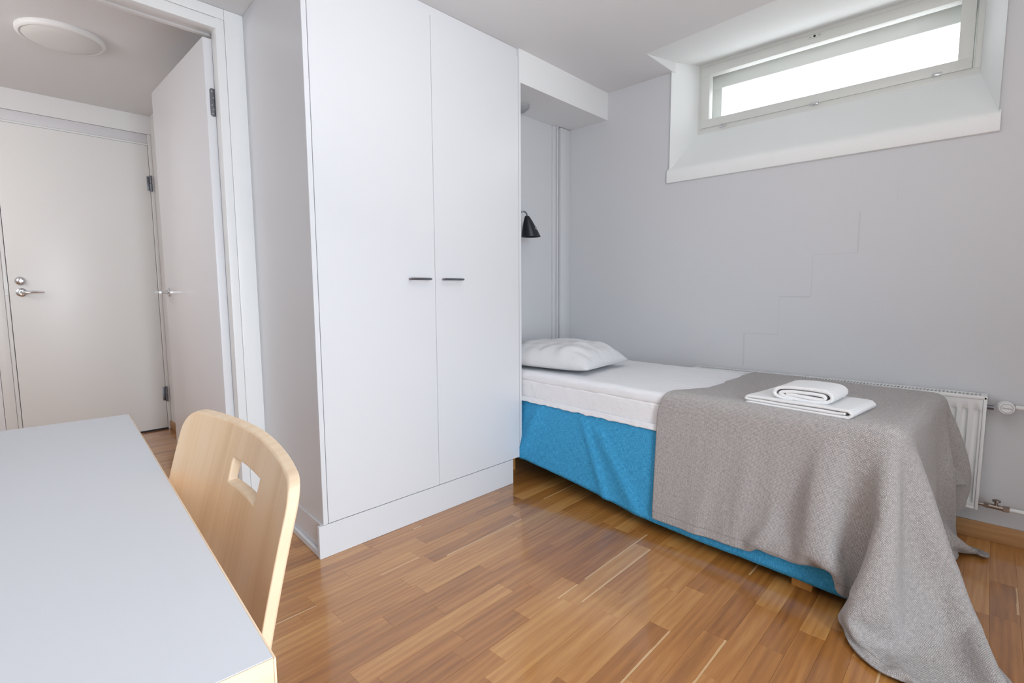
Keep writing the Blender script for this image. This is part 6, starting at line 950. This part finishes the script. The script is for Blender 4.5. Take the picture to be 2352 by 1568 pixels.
146,41,40,40,40,41,41,41,40,42,41,42,40,43,41,42,41,43,41,44,41,44,41,45,43,45,34,17,0,0,0,0,0,0,0,0,0,0,0,0,0,0,0,0,0,0,0,0,0,0,0,0,0,0,0,0,0,0,0,0,1,0,-2,-17,-31,-41,-41,-41,-40,-42,-40,-41,-41,-41,-40,-41,-40,-40,-40,-41,-40,-40,-40,-40,
145,41,40,40,40,41,41,41,40,42,40,42,41,42,41,43,41,42,42,43,41,44,41,45,43,45,35,18,0,0,0,0,0,0,0,0,0,0,0,0,0,0,0,0,0,0,0,0,0,0,0,0,0,0,0,0,0,0,0,0,1,0,-2,-17,-31,-41,-41,-41,-40,-41,-41,-41,-40,-41,-40,-40,-40,-41,-40,-40,-40,-40,-40,-40,
145,40,40,40,41,40,41,41,40,42,41,41,41,42,41,43,41,42,41,43,42,43,41,44,43,45,36,19,1,0,0,0,0,0,0,0,0,0,0,0,0,0,0,0,0,0,0,0,0,0,0,0,0,0,0,0,0,0,0,0,1,0,-2,-17,-32,-41,-40,-41,-41,-40,-41,-40,-41,-40,-40,-41,-40,-40,-40,-40,-40,-40,-40,-40,
144,40,40,40,41,41,40,41,41,41,41,41,41,42,41,42,41,43,41,42,41,43,41,45,43,45,36,21,1,0,0,0,0,0,0,0,0,0,0,0,0,0,0,0,0,0,0,0,0,0,0,0,0,0,0,0,0,0,0,0,1,0,-2,-17,-32,-41,-40,-41,-41,-40,-40,-41,-40,-41,-40,-40,-40,-40,-40,-40,-40,-40,-40,-40,
143,40,40,41,40,41,40,41,41,41,41,42,40,42,41,42,41,43,40,43,41,42,41,43,43,44,38,23,2,0,0,0,0,0,0,0,0,0,0,0,0,0,0,0,0,0,0,0,0,0,0,0,0,0,0,0,0,0,0,0,1,0,-3,-17,-33,-40,-40,-41,-40,-41,-40,-40,-40,-40,-40,-41,-39,-41,-39,-40,-40,-40,-40,-40,
142,40,41,40,40,41,41,41,40,42,40,42,41,42,41,42,40,43,40,43,40,42,41,42,42,44,38,26,3,0,0,0,0,0,0,0,0,0,0,0,0,0,0,0,0,0,0,0,0,0,0,0,0,0,0,0,0,0,0,0,1,1,-4,-18,-33,-40,-41,-40,-40,-40,-40,-40,-40,-40,-40,-40,-40,-40,-40,-40,-40,-39,-40,-40,
]
raw = np.cumsum(np.array(DROP, dtype=float).reshape(3, BN_V, BN_U), axis=2) / 2000.0     # metres along x, y, z; each row as steps from its first node
co = np.stack([raw[0], raw[1], raw[2]], -1)
_u = np.linspace(-.495, 1.165, BN_U); _v = np.linspace(-.64, .78, BN_V); uvb = np.stack(np.meshgrid(_u, _v), -1)
bk = gridmesh('blanket', co, M['blanket'], None, uvs=uvb)
tag(bk, 'grey-brown woven blanket draped over the foot of the bed, one corner trailing on the floor', 'blanket')
sf = bk.modifiers.new('sub', 'SUBSURF'); sf.levels = 2; sf.render_levels = 2
so = bk.modifiers.new('s', 'SOLIDIFY'); so.thickness = .0045; so.offset = 0

# ---------------------------------------------------------------- towels
def strip_towel(name, pts, th, width, mtx, root, seed=0):
    """a folded strip of terry: centreline pts in (length, height), swept across the width"""
    P = [Vector((a, b)) for a, b in pts]
    # resample as a smooth curve
    Q = []
    for i in range(len(P) - 1):
        p0, p1, p2, p3 = P[max(i - 1, 0)], P[i], P[i + 1], P[min(i + 2, len(P) - 1)]
        for k in range(6):
            t = k / 6; Q.append(.5 * ((2 * p1) + (p2 - p0) * t + (2 * p0 - 5 * p1 + 4 * p2 - p3) * t * t + (3 * p1 - p0 - 3 * p2 + p3) * t ** 3))
    Q.append(P[-1]); n = len(Q); out = []; inn = []
    for i, q in enumerate(Q):
        t = (Q[min(i + 1, n - 1)] - Q[max(i - 1, 0)]).normalized(); nn = Vector((-t.y, t.x)); out.append(q + nn * th / 2); inn.append(q - nn * th / 2)
    tt = (Q[-1] - Q[-2]).normalized() * th * .4; t0 = (Q[0] - Q[1]).normalized() * th * .4
    ring = out + [Q[-1] + tt] + inn[::-1] + [Q[0] + t0]; m_ = len(ring); nw = 30; bm = bmesh.new(); rings = []
    for k in range(nw + 1):
        x = -width / 2 + width * k / nw; e = 0
        row = []
        for a, r in enumerate(ring):
            ns = .0014 * noise.noise(Vector((r.x * 22, x * 22, r.y * 90 + seed)))
            row.append(bm.verts.new(mtx @ Vector((x +   .0022 * noise.noise(Vector((r.x * 14, r.y * 60, seed + (5 if k else 0)))) * (1 if k in (0, nw) else 0), r.x, max(.0005, r.y + ns)))))
        rings.append(row)
    for p, q in zip(rings[:-1], rings[1:]):
        for a in range(m_): bm.faces.new((p[a], p[(a + 1) % m_], q[(a + 1) % m_], q[a]))
    # end caps as strips between outer and inner faces
    for row in (rings[0], rings[-1]):
        for a in range(n - 1): bm.faces.new((row[a], row[a + 1], row[m_ - 3 - a], row[m_ - 2 - a]))
        bm.faces.new((row[n - 1], row[n], row[n + 1])); bm.faces.new((row[m_ - 2], row[m_ - 1], row[0]))
    bmesh.ops.recalc_face_normals(bm, faces=bm.faces)
    o = bm_obj(bm, name, M['towel'], root, 179)
    sb = o.modifiers.new('s', 'SUBSURF'); sb.levels = 1; sb.render_levels = 1
    return o
TB = empty('bath_towel', (2.03, .462, .616), 'large white folded bath towel lying on the grey blanket', 'towel')
tm = Matrix.Translation((2.035, .462, .6165)) @ Matrix.Rotation(R(-7.5), 4, 'Z')
strip_towel('folded_layers', [(.165, .0050), (.0, .0050), (-.150, .0055), (-.168, .0085), (-.175, .0160), (-.168, .0240), (-.150, .0275), (.0, .0265), (.150, .0255), (.163, .0230), (.167, .0170), (.155, .0150), (.10, .0150), (-.10, .0150), (-.142, .0155), (-.1555, .0165)], .0095, .235, tm, TB, 1)
TS = empty('hand_towel', (2.03, .455, .645), 'small white rolled hand towel on top of the folded bath towel', 'towel')
tm2 = Matrix.Translation((2.025, .452, .6450)) @ Matrix.Rotation(R(-4), 4, 'Z')
strip_towel('rolled_layers', [(.050, .0205), (.0, .0190), (-.045, .0165), (-.068, .0195), (-.066, .0300), (-.040, .0335), (.030, .0320), (.066, .0270), (.068, .0190), (.045, .0120), (.0, .0065), (-.040, .0062), (-.076, .0100), (-.091, .0230), (-.086, .0380), (-.062, .0470), (.0, .0480), (.058, .0445), (.083, .0360), (.090, .0230), (.083, .0120), (.06, .0062), (.03, .0058)], .0118, .170, tm2, TS, 4)

# ---------------------------------------------------------------- desk
DA = R(-4.9); DC = Vector((.251, 1.571, 0)); DM = Matrix.Translation(DC) @ Matrix.Rotation(DA, 4, 'Z')
DK = empty('desk', DM @ Vector((-.36, -.58, 0)), 'desk with a pale grey-white top and birch edging, nearest the camera', 'desk')
DL, DWd, DZ = 1.157, .72, .73
tp = MB().box(-DWd + .004, -.0020, -DL + .0020, -.0020, DZ - .0265, DZ, .0004).build('tabletop', M['lam'], DK, mtx=DM)
e = MB(); e.box(-.0020, .0, -DL, 0, DZ - .027, DZ - .0002, .0006); e.box(-DWd, -.0020, -DL, -DL + .0020, DZ - .027, DZ - .0002, .001); e.box(-DWd, -.0020, -.0020, 0, DZ - .027, DZ - .0002, .001); e.box(-DWd, -DWd + .0036, -DL + .0035, -.0035, DZ - .027, DZ - .0002, .001)
e.build('edging', M['birch_edge'], tp, smooth=30, uv='Y', mtx=DM)
for u, v in ((-.05, -.05), (-DWd + .05, -.05), (-.05, -DL + .05), (-DWd + .05, -DL + .05)):
    MB().box(u - .022, u + .022, v - .022, v + .022, 0, DZ - .0275, .003).build('leg', M['birch'], DK, smooth=30, uv='Z', mtx=DM)
for u in (-.063, -DWd + .043): MB().box(u, u + .020, -DL + .072, -.072, DZ - .095, DZ - .0275, .002).build('apron', M['birch'], DK, smooth=30, uv='Y', mtx=DM)

# ---------------------------------------------------------------- chair (pushed in at the long side of the desk)
CH = empty('desk_chair', (.02, .79, 0), 'birch plywood chair with a hand hole in its curved back, pushed up to the desk', 'chair')
def make_back():
    zt, zb = .823, .400; yc, hw = .790, .2225; T = .0155
    def xc(y, z):
        t = zt - z
        x = .272 - .305 * t + .20 * t * t
        return x - .034 * ((y - yc) / hw) ** 2 * (1 if True else 0)
    hy0, hy1, hz0, hz1 = yc - .066, yc + .047, .743, .777
    # grid lines incl. the hole borders; corners rounded by pulling the outline in
    yl = sorted(set([round(v, 5) for v in list(np.linspace(yc - hw, hy0, 15)) + list(np.linspace(hy0, hy1, 15)) + list(np.linspace(hy1, yc + hw, 15))]))
    zl = sorted(set([round(v, 5) for v in list(np.linspace(zb, hz0, 22)) + list(np.linspace(hz0, hz1, 6)) + list(np.linspace(hz1, zt, 9))]))
    bm = bmesh.new(); V = {}
    rc = .036
    def warp(y, z):
        # rounded top corners: squash the square cornered sheet into an arc
        dy = abs(y - yc); 
        if z > zt - rc and dy > hw - rc:
            a, b = (dy - (hw - rc)) / rc, (z - (zt - rc)) / rc; m = max(a, b); l = math.hypot(a, b)
            if l > 1e-6: a, b = a / l * m, b / l * m
            y = yc + math.copysign(hw - rc + a * rc, y - yc); z = zt - rc + b * rc
        # the far end of the top rail sits a little lower and narrower
        z -= .045 * (yc - y) * max(0, (z - .5) / .32)
        if y < yc:
            kk = max(0, (z - .62) / .21); z -= .030 * (yc - y) * kk ** 2; y = yc - (yc - y) * (1 - .045 * kk)
        z += .003 * (1 - ((y - yc) / hw) ** 2) * max(0, (z - .6) / .23)
        return y, z
    L = bm.loops.layers.uv.verify()
    for i, y in enumerate(yl):
        for j, z in enumerate(zl):
            yy, zz = warp(y, z)
            V[i, j, 0] = bm.verts.new((xc(yy, zz), yy, zz)); V[i, j, 1] = bm.verts.new((xc(yy, zz) + T, yy, zz + .002))
    def inhole(i, j): 
        ym = (yl[i] + yl[i + 1]) / 2; zm = (zl[j] + zl[j + 1]) / 2; return hy0 < ym < hy1 and hz0 < zm < hz1
    ni, nj = len(yl) - 1, len(zl) - 1
    solid = {(i, j) for i in range(ni) for j in range(nj) if not inhole(i, j)}
    edgefaces = []
    for (i, j) in solid:
        a = [(i, j), (i, j + 1), (i + 1, j + 1), (i + 1, j)]
        bm.faces.new([V[p, q, 0] for p, q in a]); bm.faces.new([V[p, q, 1] for p, q in a[::-1]])
        for (di, dj), (p0, p1) in {(-1, 0): ((i, j), (i, j + 1)), (1, 0): ((i + 1, j + 1), (i + 1, j)), (0, -1): ((i + 1, j), (i, j)), (0, 1): ((i, j + 1), (i + 1, j + 1))}.items():
            if (i + di, j + dj) not in solid:
                edgefaces.append(bm.faces.new((V[p0[0], p0[1], 0], V[p0[0], p0[1], 1], V[p1[0], p1[1], 1], V[p1[0], p1[1], 0])))
    bmesh.ops.recalc_face_normals(bm, faces=bm.faces)
    for f in bm.faces:
        for l in f.loops: l[L].uv = (l.vert.co.z, l.vert.co.y)
    ef = set(f.index for f in edgefaces); bm.faces.index_update()
    for f in edgefaces: f.material_index = 1
    me = bpy.data.meshes.new('backrest'); bm.to_mesh(me); bm.free(); me.materials.append(M['birch']); me.materials.append(M['birch_edge'])
    o = link('backrest', me, None, CH, 40)
    bv = o.modifiers.new('b', 'BEVEL'); bv.width = .003; bv.segments = 3; bv.limit_method = 'ANGLE'; bv.angle_limit = R(50)
    return o
make_back()
s = MB(); s.box(-.245, .150, .595, .985, .440, .4525, .005); s.build('seat', M['birch'], CH, smooth=30, uv='X')
s = MB(); s.box(-.215, .150, .640, .655, .405, .4395, .003); s.box(-.215, .150, .925, .940, .405, .4395, .003); s.box(.136, .150, .655, .925, .405, .4395, .002)
s.build('seat_rail', M['birch'], CH, smooth=30, uv='X')
for x, y, xb in ((-.20, .648, -.225), (-.20, .932, -.225)):
    MB().hexa([(xb - .013, y - .013, 0), (xb + .013, y - .013, 0), (xb + .013, y + .013, 0), (xb - .013, y + .013, 0), (x - .016, y - .016, .4395), (x + .016, y - .016, .4395), (x + .016, y + .016, .4395), (x - .016, y + .016, .4395)], .002).build('leg', M['birch'], CH, smooth=30, uv='Z')
for y in (.648, .932):
    MB().hexa([(.187, y - .013, 0), (.213, y - .013, 0), (.213, y + .013, 0), (.187, y + .013, 0), (.145, y - .016, .4395), (.175, y - .016, .4395), (.175, y + .016, .4395), (.145, y + .016, .4395)], .002).build('leg', M['birch'], CH, smooth=30, uv='Z')
